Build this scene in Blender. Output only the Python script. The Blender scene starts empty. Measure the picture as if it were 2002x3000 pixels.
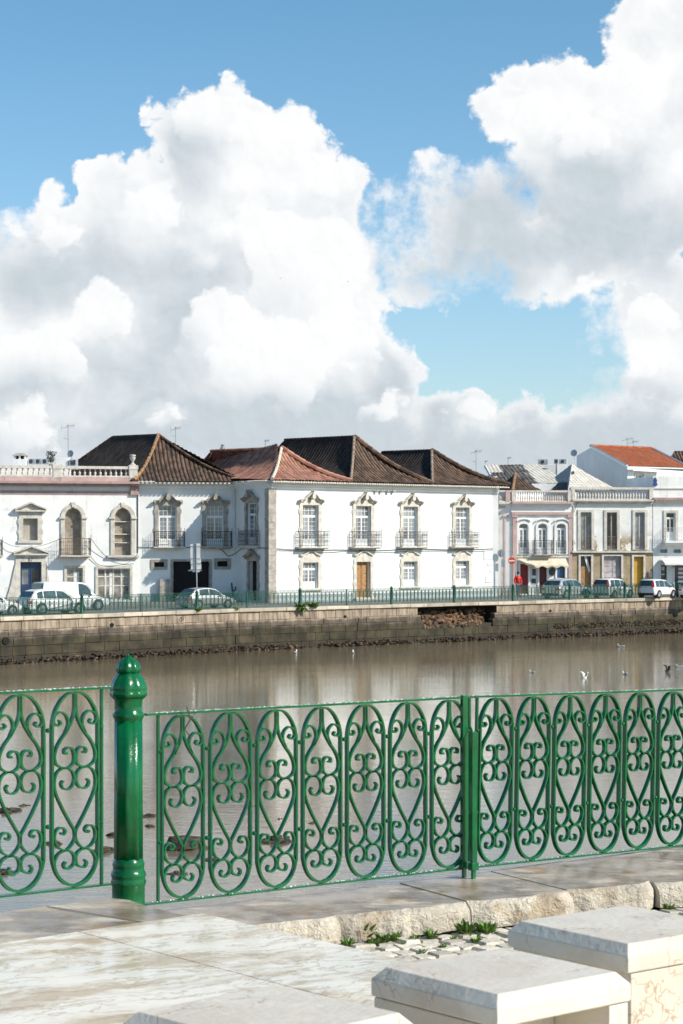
import bpy, math, random
from mathutils import Vector, Matrix, noise
random.seed(7)
SC = bpy.context.scene
COL = SC.collection
rad = math.radians
# ------------------------------------------------------------------ node helper
class S:
    def __init__(s, g, k): s.g = g; s.k = k
    def _m(s, op, b=None, c=None, sw=False):
        return s.g.math(op, b, s) if sw else s.g.math(op, s, b, c)
    def __add__(s, o): return s._m('ADD', o)
    __radd__ = __add__
    def __sub__(s, o): return s._m('SUBTRACT', o)
    def __rsub__(s, o): return s._m('SUBTRACT', o, sw=True)
    def __mul__(s, o): return s._m('MULTIPLY', o)
    __rmul__ = __mul__
    def __truediv__(s, o): return s._m('DIVIDE', o)
class Gr:
    def __init__(s, tree):
        s.t = tree; tree.nodes.clear()
    def node(s, ty, **kw):
        n = s.t.nodes.new(ty)
        for k, v in kw.items(): setattr(n, k, v)
        return n
    def put(s, sock, v):
        if v is None: return
        if isinstance(v, S): s.t.links.new(v.k, sock)
        elif hasattr(v, 'is_output'): s.t.links.new(v, sock)
        elif isinstance(v, (tuple, list)) and len(v) == 3 and sock.type == 'RGBA': sock.default_value = (*v, 1)
        else: sock.default_value = v
    def math(s, op, a, b=None, c=None, clamp=False):
        n = s.node('ShaderNodeMath', operation=op, use_clamp=clamp)
        s.put(n.inputs[0], a); s.put(n.inputs[1], b); s.put(n.inputs[2], c)
        return S(s, n.outputs[0])
    def vm(s, op, a, b=None, c=None):
        n = s.node('ShaderNodeVectorMath', operation=op)
        s.put(n.inputs[0], a); s.put(n.inputs[1], b)
        if c is not None: s.put(n.inputs[3 if op == 'SCALE' else 2], c)
        return S(s, n.outputs[1 if op in ('LENGTH', 'DISTANCE', 'DOT_PRODUCT') else 0])
    def xyz(s, x=0, y=0, z=0):
        n = s.node('ShaderNodeCombineXYZ')
        for i, v in enumerate((x, y, z)): s.put(n.inputs[i], v)
        return S(s, n.outputs[0])
    def sep(s, v):
        n = s.node('ShaderNodeSeparateXYZ'); s.put(n.inputs[0], v)
        return [S(s, o) for o in n.outputs]
    def mix(s, f, a, b):
        n = s.node('ShaderNodeMix', data_type='RGBA')
        s.put(n.inputs[0], f); s.put(n.inputs[6], a); s.put(n.inputs[7], b)
        return S(s, n.outputs[2])
    def mulc(s, f, a, b):
        n = s.node('ShaderNodeMix', data_type='RGBA', blend_type='MULTIPLY')
        s.put(n.inputs[0], f); s.put(n.inputs[6], a); s.put(n.inputs[7], b)
        return S(s, n.outputs[2])
    def ss(s, v, a, b, c=0.0, d=1.0, kind='SMOOTHSTEP'):
        n = s.node('ShaderNodeMapRange', interpolation_type=kind)
        for i, x in enumerate((v, a, b, c, d)): s.put(n.inputs[i], x)
        return S(s, n.outputs[0])
    def noise(s, vec, scale=1.0, detail=4.0, rough=.5, dist=0.0, lac=2.0, col=False, dim='3D', **kw):
        n = s.node('ShaderNodeTexNoise', noise_dimensions=dim, **kw)
        s.put(n.inputs['Vector'], vec); s.put(n.inputs['Scale'], scale); s.put(n.inputs['Detail'], detail)
        s.put(n.inputs['Roughness'], rough); s.put(n.inputs['Distortion'], dist); s.put(n.inputs['Lacunarity'], lac)
        return S(s, n.outputs['Color' if col else 'Fac'])
    def vor(s, vec, scale=1.0, feature='F1', detail=0.0, rough=.5, out='Distance', dim='3D', smooth=None, lac=2.0, rnd=1.0):
        n = s.node('ShaderNodeTexVoronoi', feature=feature, voronoi_dimensions=dim)
        s.put(n.inputs['Vector'], vec); s.put(n.inputs['Scale'], scale)
        if 'Detail' in n.inputs and feature != 'DISTANCE_TO_EDGE':
            s.put(n.inputs['Detail'], detail); s.put(n.inputs['Roughness'], rough); s.put(n.inputs['Lacunarity'], lac)
        if smooth is not None: s.put(n.inputs['Smoothness'], smooth)
        s.put(n.inputs['Randomness'], rnd)
        return S(s, n.outputs[out])
    def pos(s): return S(s, s.node('ShaderNodeNewGeometry').outputs['Position'])
    def attr(s, name, out='Color'):
        return S(s, s.node('ShaderNodeAttribute', attribute_name=name).outputs[out])
# ------------------------------------------------------------------ camera
F, X0, Y0, CZ = 6150.0, 1001.0, 1580.0, 1.8
G = -2.2          # level of the street on the far bank
W = -4.6          # water level
cd = bpy.data.cameras.new('camera'); cam = bpy.data.objects.new('camera', cd); COL.objects.link(cam)
cam.location = (0, 0, CZ); cam.rotation_euler = (rad(90), 0, 0)
cd.sensor_fit = 'VERTICAL'; cd.sensor_height = 36; cd.lens = 36 * F / 3000
cd.shift_y = 80 / 3000.0; cd.clip_start = .1; cd.clip_end = 20000
cd.dof.use_dof = True; cd.dof.focus_distance = 26; cd.dof.aperture_fstop = 16
SC.camera = cam
# ------------------------------------------------------------------ light
SUN_EL, SUN_AZ = 36.0, 67.0                       # azimuth measured from -Y towards +X
sd = Vector((math.cos(rad(SUN_EL)) * math.sin(rad(SUN_AZ)), -math.cos(rad(SUN_EL)) * math.cos(rad(SUN_AZ)), math.sin(rad(SUN_EL))))
sl = bpy.data.lights.new('sun', 'SUN'); sun = bpy.data.objects.new('sun', sl); COL.objects.link(sun)
sl.energy = 4.2; sl.angle = rad(.5); sl.color = (1, .93, .815)
sun.location = (30, -20, 40); sun.rotation_euler = sd.to_track_quat('Z', 'Y').to_euler()
SC.view_settings.view_transform = 'Standard'; SC.view_settings.look = 'None'
SC.view_settings.exposure = 0.42; SC.view_settings.gamma = 1
SC.render.engine = 'CYCLES'
SC.cycles.adaptive_threshold = .02; SC.cycles.adaptive_min_samples = 16
SC.cycles.max_bounces = 6; SC.cycles.diffuse_bounces = 3; SC.cycles.glossy_bounces = 3
SC.cycles.transparent_max_bounces = 6; SC.cycles.caustics_reflective = False; SC.cycles.caustics_refractive = False
# ------------------------------------------------------------------ sky: Nishita air with cumulus laid out by azimuth and elevation
wd = bpy.data.worlds.new('World'); SC.world = wd; wd.use_nodes = True
wd.cycles.sampling_method = 'MANUAL'; wd.cycles.sample_map_resolution = 512
def build_sky():
    g = Gr(wd.node_tree)
    sky = g.node('ShaderNodeTexSky', sky_type='NISHITA', sun_disc=False, sun_elevation=rad(SUN_EL),
                 sun_rotation=math.atan2(sd.x, sd.y), altitude=10, air_density=1.0, dust_density=.6, ozone_density=1.6)
    d = S(g, g.node('ShaderNodeTexCoord').outputs['Generated'])
    x, y, z = g.sep(d)
    az = g.math('ARCTAN2', x, y)
    hyp = g.math('MAXIMUM', g.math('SQRT', x * x + y * y), .02)
    el = z / hyp
    K = 48.17                                       # one unit = about 1.2 degrees
    X = az * K + 7.84
    Y = 12.375 - el * K
    P = g.xyz(X, Y, 0)
    # slow warp so that no outline stays an ellipse
    wv = g.noise(P, .55, 2, .5, col=True)
    wv = g.vm('SCALE', g.vm('SUBTRACT', wv, (.5, .5, .5)), None, 1.1)
    PW = g.vm('ADD', P, wv)
    def field(lst, k, vec):
        cur = None
        for cx, cy, rx, ry in lst:
            q = g.vm('MULTIPLY', g.vm('SUBTRACT', vec, (cx / 100, cy / 100, 0)), (100 / rx, 100 / ry, 0))
            f = (1 - g.vm('LENGTH', q)) * (min(rx, ry) / 100)
            cur = f if cur is None else g.math('SMOOTH_MAX', cur, f, k)
        return cur
    left = [(520,285,150,105),(650,370,130,150),(690,530,170,190),(770,640,150,190),(320,470,140,135),(430,340,95,120),(540,480,200,200),
            (180,560,190,95),(40,610,150,120),(116,462,50,46),(570,650,170,150),(300,760,360,260),(600,830,330,240),(820,880,150,150),
            (955,830,45,62),(1020,960,130,55),(30,900,160,120),(960,985,120,60)]
    right = [(1510,120,150,230),(1290,290,200,140),(1190,255,90,60),(1480,420,320,230),(1140,440,110,80),(1000,480,130,80),(940,560,90,60),(1240,400,150,110),
             (1350,570,250,120),(1510,720,170,200),(1500,910,230,80),(1080,600,180,85),(1060,520,240,160),(1180,640,160,60),(930,590,120,100)]
    FL = field(left, .25, PW); FR = field(right, .3, PW)
    base = Y - 9.15 - g.ss(X, 8.8, 11.0) * g.ss(X, 13.6, 11.5) * .22
    F0 = g.math('SMOOTH_MAX', g.math('SMOOTH_MAX', FL, FR, .15), base, .5)
    # away from this quarter of the sky: scattered cloud from noise alone
    gen = (g.noise(d, 2.2, 3, .5) - .70) * 6
    away = g.math('MAXIMUM', g.ss(g.math('ABSOLUTE', az), .35, .7), g.ss(el, .45, .8))
    F0 = F0 + (gen - F0) * away
    # billows
    def bump(vec):
        b = g.vor(vec, .75, 'SMOOTH_F1', 3.5, .52, smooth=.35, lac=2.1, dim='2D')
        return 1 - b
    nw = g.vm('SCALE', g.vm('SUBTRACT', g.noise(P, 2.2, 4, .55, col=True), (.5, .5, .5)), None, .55)
    PB = g.vm('ADD', g.vm('ADD', P, nw), (3.1, 1.7, 0))
    B0 = bump(PB)
    B1 = bump(g.vm('ADD', PB, (.10, -.09, 0)))
    fine = g.noise(P, 3.0, 5, .6, dim='2D') - .5
    wisp = field([(1010,520,190,170),(1090,640,170,90),(1180,420,110,90),(20,560,90,90),(1350,800,120,130),(940,600,110,100)], .3, P)
    wisp = g.ss(wisp, -.3, .8)
    D = F0 + .22 + (B0 - .50) * .65 + fine * (.20 + wisp * .9)
    alpha = g.ss(D, .0, g.math('ADD', .19, wisp * .9))
    thick = g.ss(D, .0, 1.3)
    # light and shade of the billows
    rel = g.math('MINIMUM', g.math('MAXIMUM', (B0 - B1) * 2.6, -1.0), 1.0)
    darks = [(150,640,190,70),(420,640,110,70),(400,760,70,110),(330,860,130,60),(230,620,130,60),(640,640,80,70),(700,980,460,85),(60,890,110,40),
             (1240,520,220,120),(1440,560,230,90),(1080,600,140,70),(1320,980,360,85),(430,330,60,110),(910,890,90,80),(1350,410,110,60)]
    dk = g.ss(field(darks, .5, PW), -.7, .7)
    low = g.ss(Y, 8.4, 10.2)
    nz = g.noise(PW, .9, 3, .5, dim='2D')
    shade = dk * .85 + low * .45 + (nz - .5) * .9 + .16
    # one lobe in front of another: bright along its top and right, dissolving below
    lobes = [(480,265,110,100),(640,330,120,110),(735,420,85,90),(350,480,85,100),(560,530,100,90),(700,640,190,190),(150,560,110,60),
             (235,720,100,125),(95,810,140,115),(500,765,115,115),(640,830,190,150),(60,980,110,75),(390,960,100,60),(780,770,120,110),
             (958,840,42,66),(1110,965,80,48),(880,930,90,60),(1230,270,110,85),(1420,210,140,120),(1350,320,130,70),
             (1390,670,110,80),(1490,730,110,90),(1330,760,90,60),(1440,860,140,60),(560,280,70,90),(300,370,60,50)]
    shade = g.math('MINIMUM', g.math('MAXIMUM', shade, 0.0), 1.0)
    ed = (B0 - .5) * .65 + fine * .15
    for cx, cy, rx, ry in lobes:
        q = g.vm('MULTIPLY', g.vm('SUBTRACT', PW, (cx / 100, cy / 100, 0)), (100 / rx, 100 / ry, 0))
        qx, qy, _ = g.sep(q)
        e = (1 - g.vm('LENGTH', q)) * (min(rx, ry) / 100) + ed
        a = g.ss(e, 0.0, .24) * g.ss(qy - qx * .35, 1.0, -.1)
        shade = shade * (1 - a * .88)
    shade = shade * g.ss(D, .0, .7, .2, 1.0)
    lum = 1.0 - shade * .29 + rel * .035
    lum = g.math('MINIMUM', lum, 1.03)
    grey = g.mix(shade, (1, 1, 1), (.84, .93, 1.0))
    cloud = g.vm('SCALE', grey, None, lum * 1.0)
    air = g.vm('MULTIPLY', S(g, sky.outputs[0]), g.mix(g.ss(Y, .3, 10.0, kind='LINEAR'), (.066, .098, .107), (.093, .106, .120)))
    cl = g.vm('SCALE', cloud, None, CLOUD_GAIN)
    out = g.mix(alpha * .985, air, cl)
    bg = g.node('ShaderNodeBackground'); g.put(bg.inputs[0], out); bg.inputs[1].default_value = 1.0
    o = g.node('ShaderNodeOutputWorld'); g.t.links.new(bg.outputs[0], o.inputs[0])
CLOUD_GAIN = .755
build_sky()
# ------------------------------------------------------------------ mesh and naming helpers
ORG = {}
MC = {}
class MB:
    def __init__(s): s.v = []; s.f = []; s.t = []; s.uv = None
    def add(s, vs, fs, tint=None):
        b = len(s.v); s.v += [Vector(v) for v in vs]
        s.f += [tuple(b + i for i in f) for f in fs]
        s.t += [tint if tint is not None else .5] * len(vs)
    def hexa(s, p, tint=None):            # 8 corners: bottom ring, top ring
        s.add(p, [(3,2,1,0),(4,5,6,7),(0,1,5,4),(1,2,6,5),(2,3,7,6),(3,0,4,7)], tint)
    def abox(s, x0, x1, y0, y1, z0, z1, tint=None):
        s.hexa([(x0,y0,z0),(x1,y0,z0),(x1,y1,z0),(x0,y1,z0),(x0,y0,z1),(x1,y0,z1),(x1,y1,z1),(x0,y1,z1)], tint)
    def box(s, fr, u0, u1, d0, d1, z0, z1, tint=None):      # d is depth out of the wall
        s.hexa([fr.pt(u0,d1,z0), fr.pt(u1,d1,z0), fr.pt(u1,d0,z0), fr.pt(u0,d0,z0),
                fr.pt(u0,d1,z1), fr.pt(u1,d1,z1), fr.pt(u1,d0,z1), fr.pt(u0,d0,z1)], tint)
    def prism(s, fr, pts, d0, d1):        # outline in (u,z), extruded from d0 out to d1
        n = len(pts)
        if sum(pts[i][0]*pts[(i+1)%n][1]-pts[(i+1)%n][0]*pts[i][1] for i in range(n)) < 0: pts = pts[::-1]
        vs = [fr.pt(u,d1,z) for u,z in pts] + [fr.pt(u,d0,z) for u,z in pts]
        s.add(vs, [tuple(range(n)), tuple(range(2*n-1,n-1,-1))] + [(i+n,(i+1)%n+n,(i+1)%n,i) for i in range(n)])
    def band(s, fr, pts, w, d0, d1):      # moulding of thickness w following pts in (u,z)
        n = len(pts); L = []; R = []
        for i in range(n):
            a = Vector(pts[max(i-1,0)]); b = Vector(pts[min(i+1,n-1)]); t = (b-a).normalized(); q = Vector((-t.y,t.x))*w/2
            L.append(Vector(pts[i])+q); R.append(Vector(pts[i])-q)
        for i in range(n-1):
            P8 = []
            for d in (d0,d1): P8 += [fr.pt(R[i].x,d,R[i].y), fr.pt(R[i+1].x,d,R[i+1].y), fr.pt(L[i+1].x,d,L[i+1].y), fr.pt(L[i].x,d,L[i].y)]
            s.hexa(P8)
    def tube(s, pts, r, n=5, r2=None, cap=True):
        pts = [Vector(p) for p in pts]; m = len(pts); vs = []; up = None
        for i, p in enumerate(pts):
            t = (pts[min(i+1,m-1)] - pts[max(i-1,0)]).normalized()
            if up is None or abs(up.dot(t)) > .98: up = Vector((0,0,1)) if abs(t.z) < .9 else Vector((1,0,0))
            a = t.cross(up).normalized(); b = a.cross(t).normalized(); up = b
            rr = r if r2 is None else r + (r2-r)*i/(m-1)
            vs += [p + a*math.cos(2*math.pi*k/n)*rr + b*math.sin(2*math.pi*k/n)*rr for k in range(n)]
        fs = [(i*n+k, i*n+(k+1)%n, (i+1)*n+(k+1)%n, (i+1)*n+k) for i in range(m-1) for k in range(n)]
        if cap: fs += [tuple(range(n))[::-1], tuple(range((m-1)*n, m*n))]
        s.add(vs, fs)
    def lathe(s, c, prof, n=12, lob=0, amp=0, tint=None):   # prof = [(r, z)]
        c = Vector(c); vs = []
        for r, z in prof:
            for k in range(n):
                a = 2*math.pi*k/n; q = r*(1+amp*math.cos(lob*a)) if lob else r
                vs.append(c + Vector((math.cos(a)*q, math.sin(a)*q, z)))
        m = len(prof)
        s.add(vs, [(i*n+k, i*n+(k+1)%n, (i+1)*n+(k+1)%n, (i+1)*n+k) for i in range(m-1) for k in range(n)] +
              [tuple(range(n))[::-1], tuple(range((m-1)*n, m*n))], tint)
    def ball(s, c, rx, ry=None, rz=None, n=8, jit=0, tint=None, rot=0):
        ry = rx if ry is None else ry; rz = rx if rz is None else rz; c = Vector(c); vs = [c+Vector((0,0,-rz))]; h = n//2
        R = Matrix.Rotation(rot, 3, 'Z')
        for i in range(1, h):
            a = -math.pi/2 + math.pi*i/h
            for k in range(n):
                b = 2*math.pi*k/n; j = 1 + (random.random()-.5)*2*jit
                vs.append(c + R @ Vector((rx*math.cos(a)*math.cos(b)*j, ry*math.cos(a)*math.sin(b)*j, rz*math.sin(a)*j)))
        vs.append(c+Vector((0,0,rz))); T = len(vs)-1
        fs = [(0, 1+(k+1)%n, 1+k) for k in range(n)] + [(T, T-n+k, T-n+(k+1)%n) for k in range(n)]
        fs += [(1+i*n+k, 1+i*n+(k+1)%n, 1+(i+1)*n+(k+1)%n, 1+(i+1)*n+k) for i in range(h-2) for k in range(n)]
        s.add(vs, fs, tint)
    def quad(s, a, b, c, d, tint=None): s.add([a,b,c,d], [(0,1,2,3)], tint)
    def build(s, name, m, parent=None, org=None, smooth=False, bevel=0):
        o0 = Vector(org) if org is not None else (ORG.get(parent.name, Vector()) if parent else Vector())
        me = bpy.data.meshes.new(name); me.from_pydata([v-o0 for v in s.v], [], s.f); me.update()
        a = me.attributes.new('tint', 'FLOAT', 'POINT'); a.data.foreach_set('value', s.t)
        if s.uv:
            l = me.uv_layers.new(name='UVMap')
            for p in me.loops: l.data[p.index].uv = s.uv[p.vertex_index]
        if smooth:
            me.polygons.foreach_set('use_smooth', [True]*len(me.polygons))
            if smooth != 'all': me.set_sharp_from_angle(angle=rad(38))
        me.materials.append(m)
        o = bpy.data.objects.new(name, me); COL.objects.link(o)
        if parent:
            o.parent = parent; ORG[o.name] = o0
        elif org is not None: o.location = o0
        if bevel:
            b = o.modifiers.new('bevel', 'BEVEL'); b.width = bevel; b.segments = 2; b.limit_method = 'ANGLE'
        return o
def thing(name, label, cat, loc, rot=0, group=None):
    o = bpy.data.objects.new(name, None); COL.objects.link(o); o.location = loc; o.rotation_euler = (0,0,rot)
    o.empty_display_size = .2; o['label'] = label; o['category'] = cat
    if group: o['group'] = group
    ORG[o.name] = Vector(loc) if rot == 0 else Vector()
    return o
def tag(o, label, cat, group=None, kind=None):
    if label: o['label'] = label; o['category'] = cat
    if group: o['group'] = group
    if kind: o['kind'] = kind
    return o
def struct(o): o['kind'] = 'structure'; return o
def to_mesh(o):
    bpy.context.view_layer.update(); me = bpy.data.meshes.new_from_object(o.evaluated_get(bpy.context.evaluated_depsgraph_get()))
    n = bpy.data.objects.new('tmp', me); COL.objects.link(n); n.parent = o.parent; n.location = o.location.copy(); n.rotation_euler = o.rotation_euler.copy()
    nm = o.name; bpy.data.objects.remove(o); n.name = nm; return n
def kids(o): return [c for c in list(bpy.data.objects) if c.parent == o]
def dup(o, loc=None, rot=None, label=None, parent=None):
    c = o.copy(); COL.objects.link(c)
    if parent: c.parent = parent
    if loc is not None: c.location = loc
    if rot is not None: c.rotation_euler = (0,0,rot)
    if label: c['label'] = label
    for k in kids(o): dup(k, parent=c)
    return c
class Fac:                                     # a wall plane: u along it to the right, d out of it
    def __init__(s, ox, oy, ux, uy):
        l = math.hypot(ux, uy); s.ox, s.oy, s.ux, s.uy = ox, oy, ux/l, uy/l; s.nx, s.ny = s.uy, -s.ux
    def pt(s, u, d, z): return Vector((s.ox+u*s.ux+d*s.nx, s.oy+u*s.uy+d*s.ny, z))
    def U(s, x):
        k = (x-X0)/F; return (k*s.oy-s.ox)/(s.ux-k*s.uy)
    def Z(s, x, y): return CZ - (y-Y0)*(s.oy+s.U(x)*s.uy)/F
    def Q(s, x, y): return s.U(x), s.Z(x, y)
def cr(pts, n=6):                              # Catmull-Rom through points
    P_ = [Vector(p) for p in pts]; P_ = [2*P_[0]-P_[1]] + P_ + [2*P_[-1]-P_[-2]]; out = []
    for i in range(1, len(P_)-2):
        a,b,c,d = P_[i-1:i+3]
        for k in range(n):
            t = k/n; out.append(.5*((2*b)+(c-a)*t+(2*a-5*b+4*c-d)*t*t+(3*b-a-3*c+d)*t**3))
    return out + [P_[-2]]
# ------------------------------------------------------------------ materials
def mat(name, base, rough=.7, var=.12, scale=2.0, bump=.0, bscale=20., metal=0, spec=.5, tint=0, streak=0, spots=0, coat=0, fn=None, dark=.5, obj=False):
    if name in MC: return MC[name]
    m = bpy.data.materials.new(name); m.use_nodes = True; g = Gr(m.node_tree); MC[name] = m
    b = g.node('ShaderNodeBsdfPrincipled'); o = g.node('ShaderNodeOutputMaterial'); g.t.links.new(b.outputs[0], o.inputs[0])
    p = S(g, g.node('ShaderNodeTexCoord').outputs['Object']) if obj else g.pos()
    lo = tuple(c*(1-var) for c in base); hi = tuple(min(1,c*(1+var)) for c in base)
    c = g.mix(g.ss(g.noise(p, scale, 5, .6), .3, .7), lo, hi)
    if tint: 
        t = g.attr('tint', 'Fac'); c = g.vm('SCALE', c, None, t*(2*tint) + (1-tint))
    if streak:
        q = g.vm('MULTIPLY', p, (3.0, 3.0, .22)); n = g.noise(q, 1.3, 4, .6)
        c = g.mulc(g.ss(n, .56, .80)*streak, c, (dark, dark*.93, dark*.84))
    if spots:
        n = g.noise(p, scale*2.3, 6, .65); c = g.mulc(g.ss(n, .60, .68)*spots, c, (dark*.8, dark*.75, dark*.65))
    r = rough; h = None
    if bump: h = g.noise(p, bscale, 4, .6)
    if fn:
        res = fn(g, p, c)
        c = res.get('c', c); r = res.get('r', r); h = res.get('h', h); bump = res.get('b', bump)
    g.put(b.inputs['Base Color'], c); g.put(b.inputs['Roughness'], r); b.inputs['Metallic'].default_value = metal
    b.inputs['Specular IOR Level'].default_value = spec; b.inputs['Coat Weight'].default_value = coat
    if h is not None and bump:
        n = g.node('ShaderNodeBump'); n.inputs['Strength'].default_value = min(1, bump); n.inputs['Distance'].default_value = .02 if bump <= 1 else .02*bump
        g.put(n.inputs['Height'], h); g.t.links.new(n.outputs[0], b.inputs['Normal'])
    return m
# ------------------------------------------------------------------ materials of the setting
def f_water(g, p, c):
    q = g.vm('MULTIPLY', p, (.55, 1.6, 1)); 
    h = g.noise(q, 1.1, 4, .55) + g.noise(g.vm('MULTIPLY', p, (1.2, 3.4, 1)), 3.2, 3, .6) * .42
    calm = g.ss(g.noise(g.vm('MULTIPLY', p, (.02, .08, 1)), 1.0, 3, .5), .35, .65)
    return dict(h=h * (calm * .6 + .55), b=WATER_BUMP, r=calm * .03 + .035)
WATER_BUMP = .5
WATER = mat('river_water', (.200, .165, .105), rough=.05, var=.25, scale=.05, spec=.7, fn=f_water)
def f_alg(g, p, c):                      # masonry stained by the tide, measured from the water up
    x, y, z = g.sep(p); n = g.noise(p, 1.3, 5, .6); n2 = g.noise(g.vm('MULTIPLY', p, (2, 2, .5)), 1.5, 4, .6)
    t = g.attr('tint', 'Fac')
    up = g.mix(g.ss(n2, .35, .65), (.19, .145, .105), (.38, .30, .225))
    mid = g.mix(g.ss(n, .35, .7), (.070, .055, .040), (.150, .120, .09))
    low = g.mix(g.ss(n, .35, .7), (.022, .018, .009), (.066, .053, .027))
    zz = z + (n - .5) * .35
    cc = g.mix(g.ss(zz, -3.05, -2.88), mid, up); cc = g.mix(g.ss(zz, -3.42, -3.22), low, cc)
    cc = g.mix(g.ss(z + (n2 - .5) * .5, -4.45, -4.05), (.030, .022, .014), cc)
    cc = g.vm('SCALE', cc, None, t * .6 + .7)
    dr = g.noise(g.vm('MULTIPLY', p, (4, 4, .35)), 1.4, 4, .6)
    cc = g.mulc(g.ss(dr, .58, .74) * .8, cc, (.45, .4, .34))
    return dict(c=cc, h=g.noise(p, 9, 5, .65), b=1.0)
MAS = mat('tidal_masonry', (.3, .25, .2), rough=.85, fn=f_alg)
JOINT = mat('mortar_joint', (.045, .038, .028), rough=.95)
COPE = mat('coping_stone', (.47, .405, .32), rough=.8, var=.2, scale=1.5, bump=.8, bscale=14, tint=.3, streak=.8)
STREET = mat('street_asphalt', (.21, .20, .185), rough=.85, var=.2, scale=.6, bump=.5, bscale=30)
def f_cobble(g, p, c):
    q = g.vm('ADD', g.vm('MULTIPLY', p, (10.5, 10.5, 0)), g.vm('SCALE', g.noise(p, 6, 2, .5, col=True), None, .5))
    e = g.vor(q, 1.0, 'DISTANCE_TO_EDGE', dim='2D', rnd=.4); cell = g.vor(q, 1.0, 'F1', out='Color', dim='2D', rnd=.4)
    cc = g.mix(g.sep(cell)[0], (.46, .40, .31), (.72, .66, .55))
    cc = g.mix(g.ss(e, .01, .07), g.mix(g.ss(g.noise(p, 7, 3), .45, .6), (.17, .14, .095), (.10, .13, .05)), cc)
    return dict(c=cc, h=g.ss(e, .0, .25) + g.noise(p, 60, 3) * .15, b=.9, r=.7)
COB = mat('limestone_setts', (.58, .52, .43), rough=.75, var=.16, scale=9, bump=.5, bscale=40, tint=.25, spots=.4)
SOIL = mat('mossy_soil', (.10,.10,.045), rough=.95, var=.5, scale=12)
def f_wet(g, p, c):                       # worn quay stone, partly wet
    n = g.noise(p, 1.6, 5, .6); wet = g.ss(g.noise(g.vm('MULTIPLY', p, (1.1, 2.4, 1)), 2.3, 4, .55), .34, .50)
    dry = g.mix(g.ss(g.noise(p, 5, 5, .6), .35, .65), (.44, .375, .30), (.62, .55, .46))
    dam = g.mix(g.ss(g.noise(p, 4, 5, .6), .35, .65), (.225, .165, .12), (.42, .335, .27))
    ru = g.ss(g.noise(p, 3.1, 5, .6), .56, .66)
    cc = g.mix(wet, dry, dam); cc = g.mulc(ru * .8, cc, (.72, .52, .33))
    return dict(c=cc, r=g.ss(wet, 0, 1, .62, .25), h=g.noise(p, 30, 5, .65) * (1.15 - wet), b=.35)
WET = mat('wet_quay_stone', (.4, .35, .3), fn=f_wet, spec=.5)
def f_rough(g, p, c):
    n = g.noise(p, 5, 6, .7); cr_ = g.noise(p, 22, 5, .7)
    cc = g.mix(g.ss(n, .35, .65), (.48, .42, .335), (.68, .605, .49)); cc = g.mulc(g.ss(g.noise(p, 3.4, 4), .55, .63) * .6, cc, (.62, .50, .37)); cc = g.mulc(g.ss(g.noise(p, 26, 4, .7), .58, .68) * .5, cc, (.5, .44, .36))
    return dict(c=cc, h=n + cr_ * .7, b=2.5)
KERB = mat('rough_kerb_stone', (.5, .45, .38), rough=.9, fn=f_rough)
def f_marble(g, p, c, wetk=0.0, seed=0.0, big=1.0):
    q = g.vm('ADD', p, (seed, seed, seed)); w = g.noise(q, 1.6*big, 5, .6, col=True)
    q2 = g.vm('ADD', g.vm('MULTIPLY', q, (1.0, 2.6, 2.0)), g.vm('SCALE', w, None, 1.3))
    v1 = g.math('ABSOLUTE', g.noise(q2, 1.6*big, 4, .55) - .5); v2 = g.math('ABSOLUTE', g.noise(q2, 4.2*big, 4, .6) - .5)
    cc = g.mix(g.ss(g.noise(q2, .9*big, 4, .6), .35, .65), (.80, .75, .66), (.86, .84, .79))
    cc = g.mix(g.ss(v1, .035, .0) * .55, cc, (.50, .36, .24)); cc = g.mix(g.ss(v2, .014, .0) * .5, cc, (.42, .33, .26))
    return cc
def f_bench(g, p, c):
    i = g.node('ShaderNodeObjectInfo'); off = g.vm('SCALE', S(g, i.outputs['Location']), None, 3.3)
    q = g.vm('ADD', p, off); w = g.noise(q, 2.0, 5, .6, col=True); q2 = g.vm('ADD', q, g.vm('SCALE', w, None, .9))
    e = g.vor(q2, 3.6, 'DISTANCE_TO_EDGE'); br = g.ss(g.noise(q, 3, 4), .45, .6)
    cc = g.mix(g.ss(g.noise(q2, 1.8, 5, .6), .35, .65), (.58, .51, .42), (.68, .62, .53))
    cc = g.mix(g.ss(e, .022, .0) * br * .8, cc, (.36, .25, .17)); cc = g.mulc(g.ss(g.noise(q, 5, 5, .65), .58, .7) * .35, cc, (.78, .68, .58))
    return dict(c=cc, r=g.ss(g.noise(q, 7, 4), .3, .7, .35, .6), h=g.noise(q, 40, 4), b=.15)
BEN = mat('bench_marble', (.7, .7, .65), fn=f_bench, obj=True, spec=.25)
def f_slab(g, p, c):
    w = g.noise(p, 1.1, 5, .6, col=True); x, y, z = g.sep(p)
    rot = g.xyz((x*.82 + y*.57)*1.0, (y*.82 - x*.57)*3.4, 0)
    q2 = g.vm('ADD', rot, g.vm('SCALE', w, None, 1.5))
    n = g.noise(q2, 1.5, 6, .62); v2 = g.math('ABSOLUTE', g.noise(q2, 2.6, 5, .6) - .5)
    cc = g.mix(g.ss(n, .46, .64), (.86, .80, .70), (.60, .49, .36))
    cc = g.mix(g.ss(v2, .035, .0) * .6, cc, (.42, .30, .19)); cc = g.mulc(g.ss(g.noise(p, 2.1, 5, .6), .55, .63)*.5, cc, (.72, .60, .45))
    return dict(c=cc, r=g.ss(g.noise(p, 1.8, 4), .35, .6, .16, .38), h=g.noise(p, 14, 4), b=.05)
SLAB = mat('polished_marble', (.7, .7, .65), fn=f_slab, spec=.28)
LEAF = mat('weed_leaf', (.10, .19, .028), rough=.5, var=.45, scale=14, tint=.3)
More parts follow.
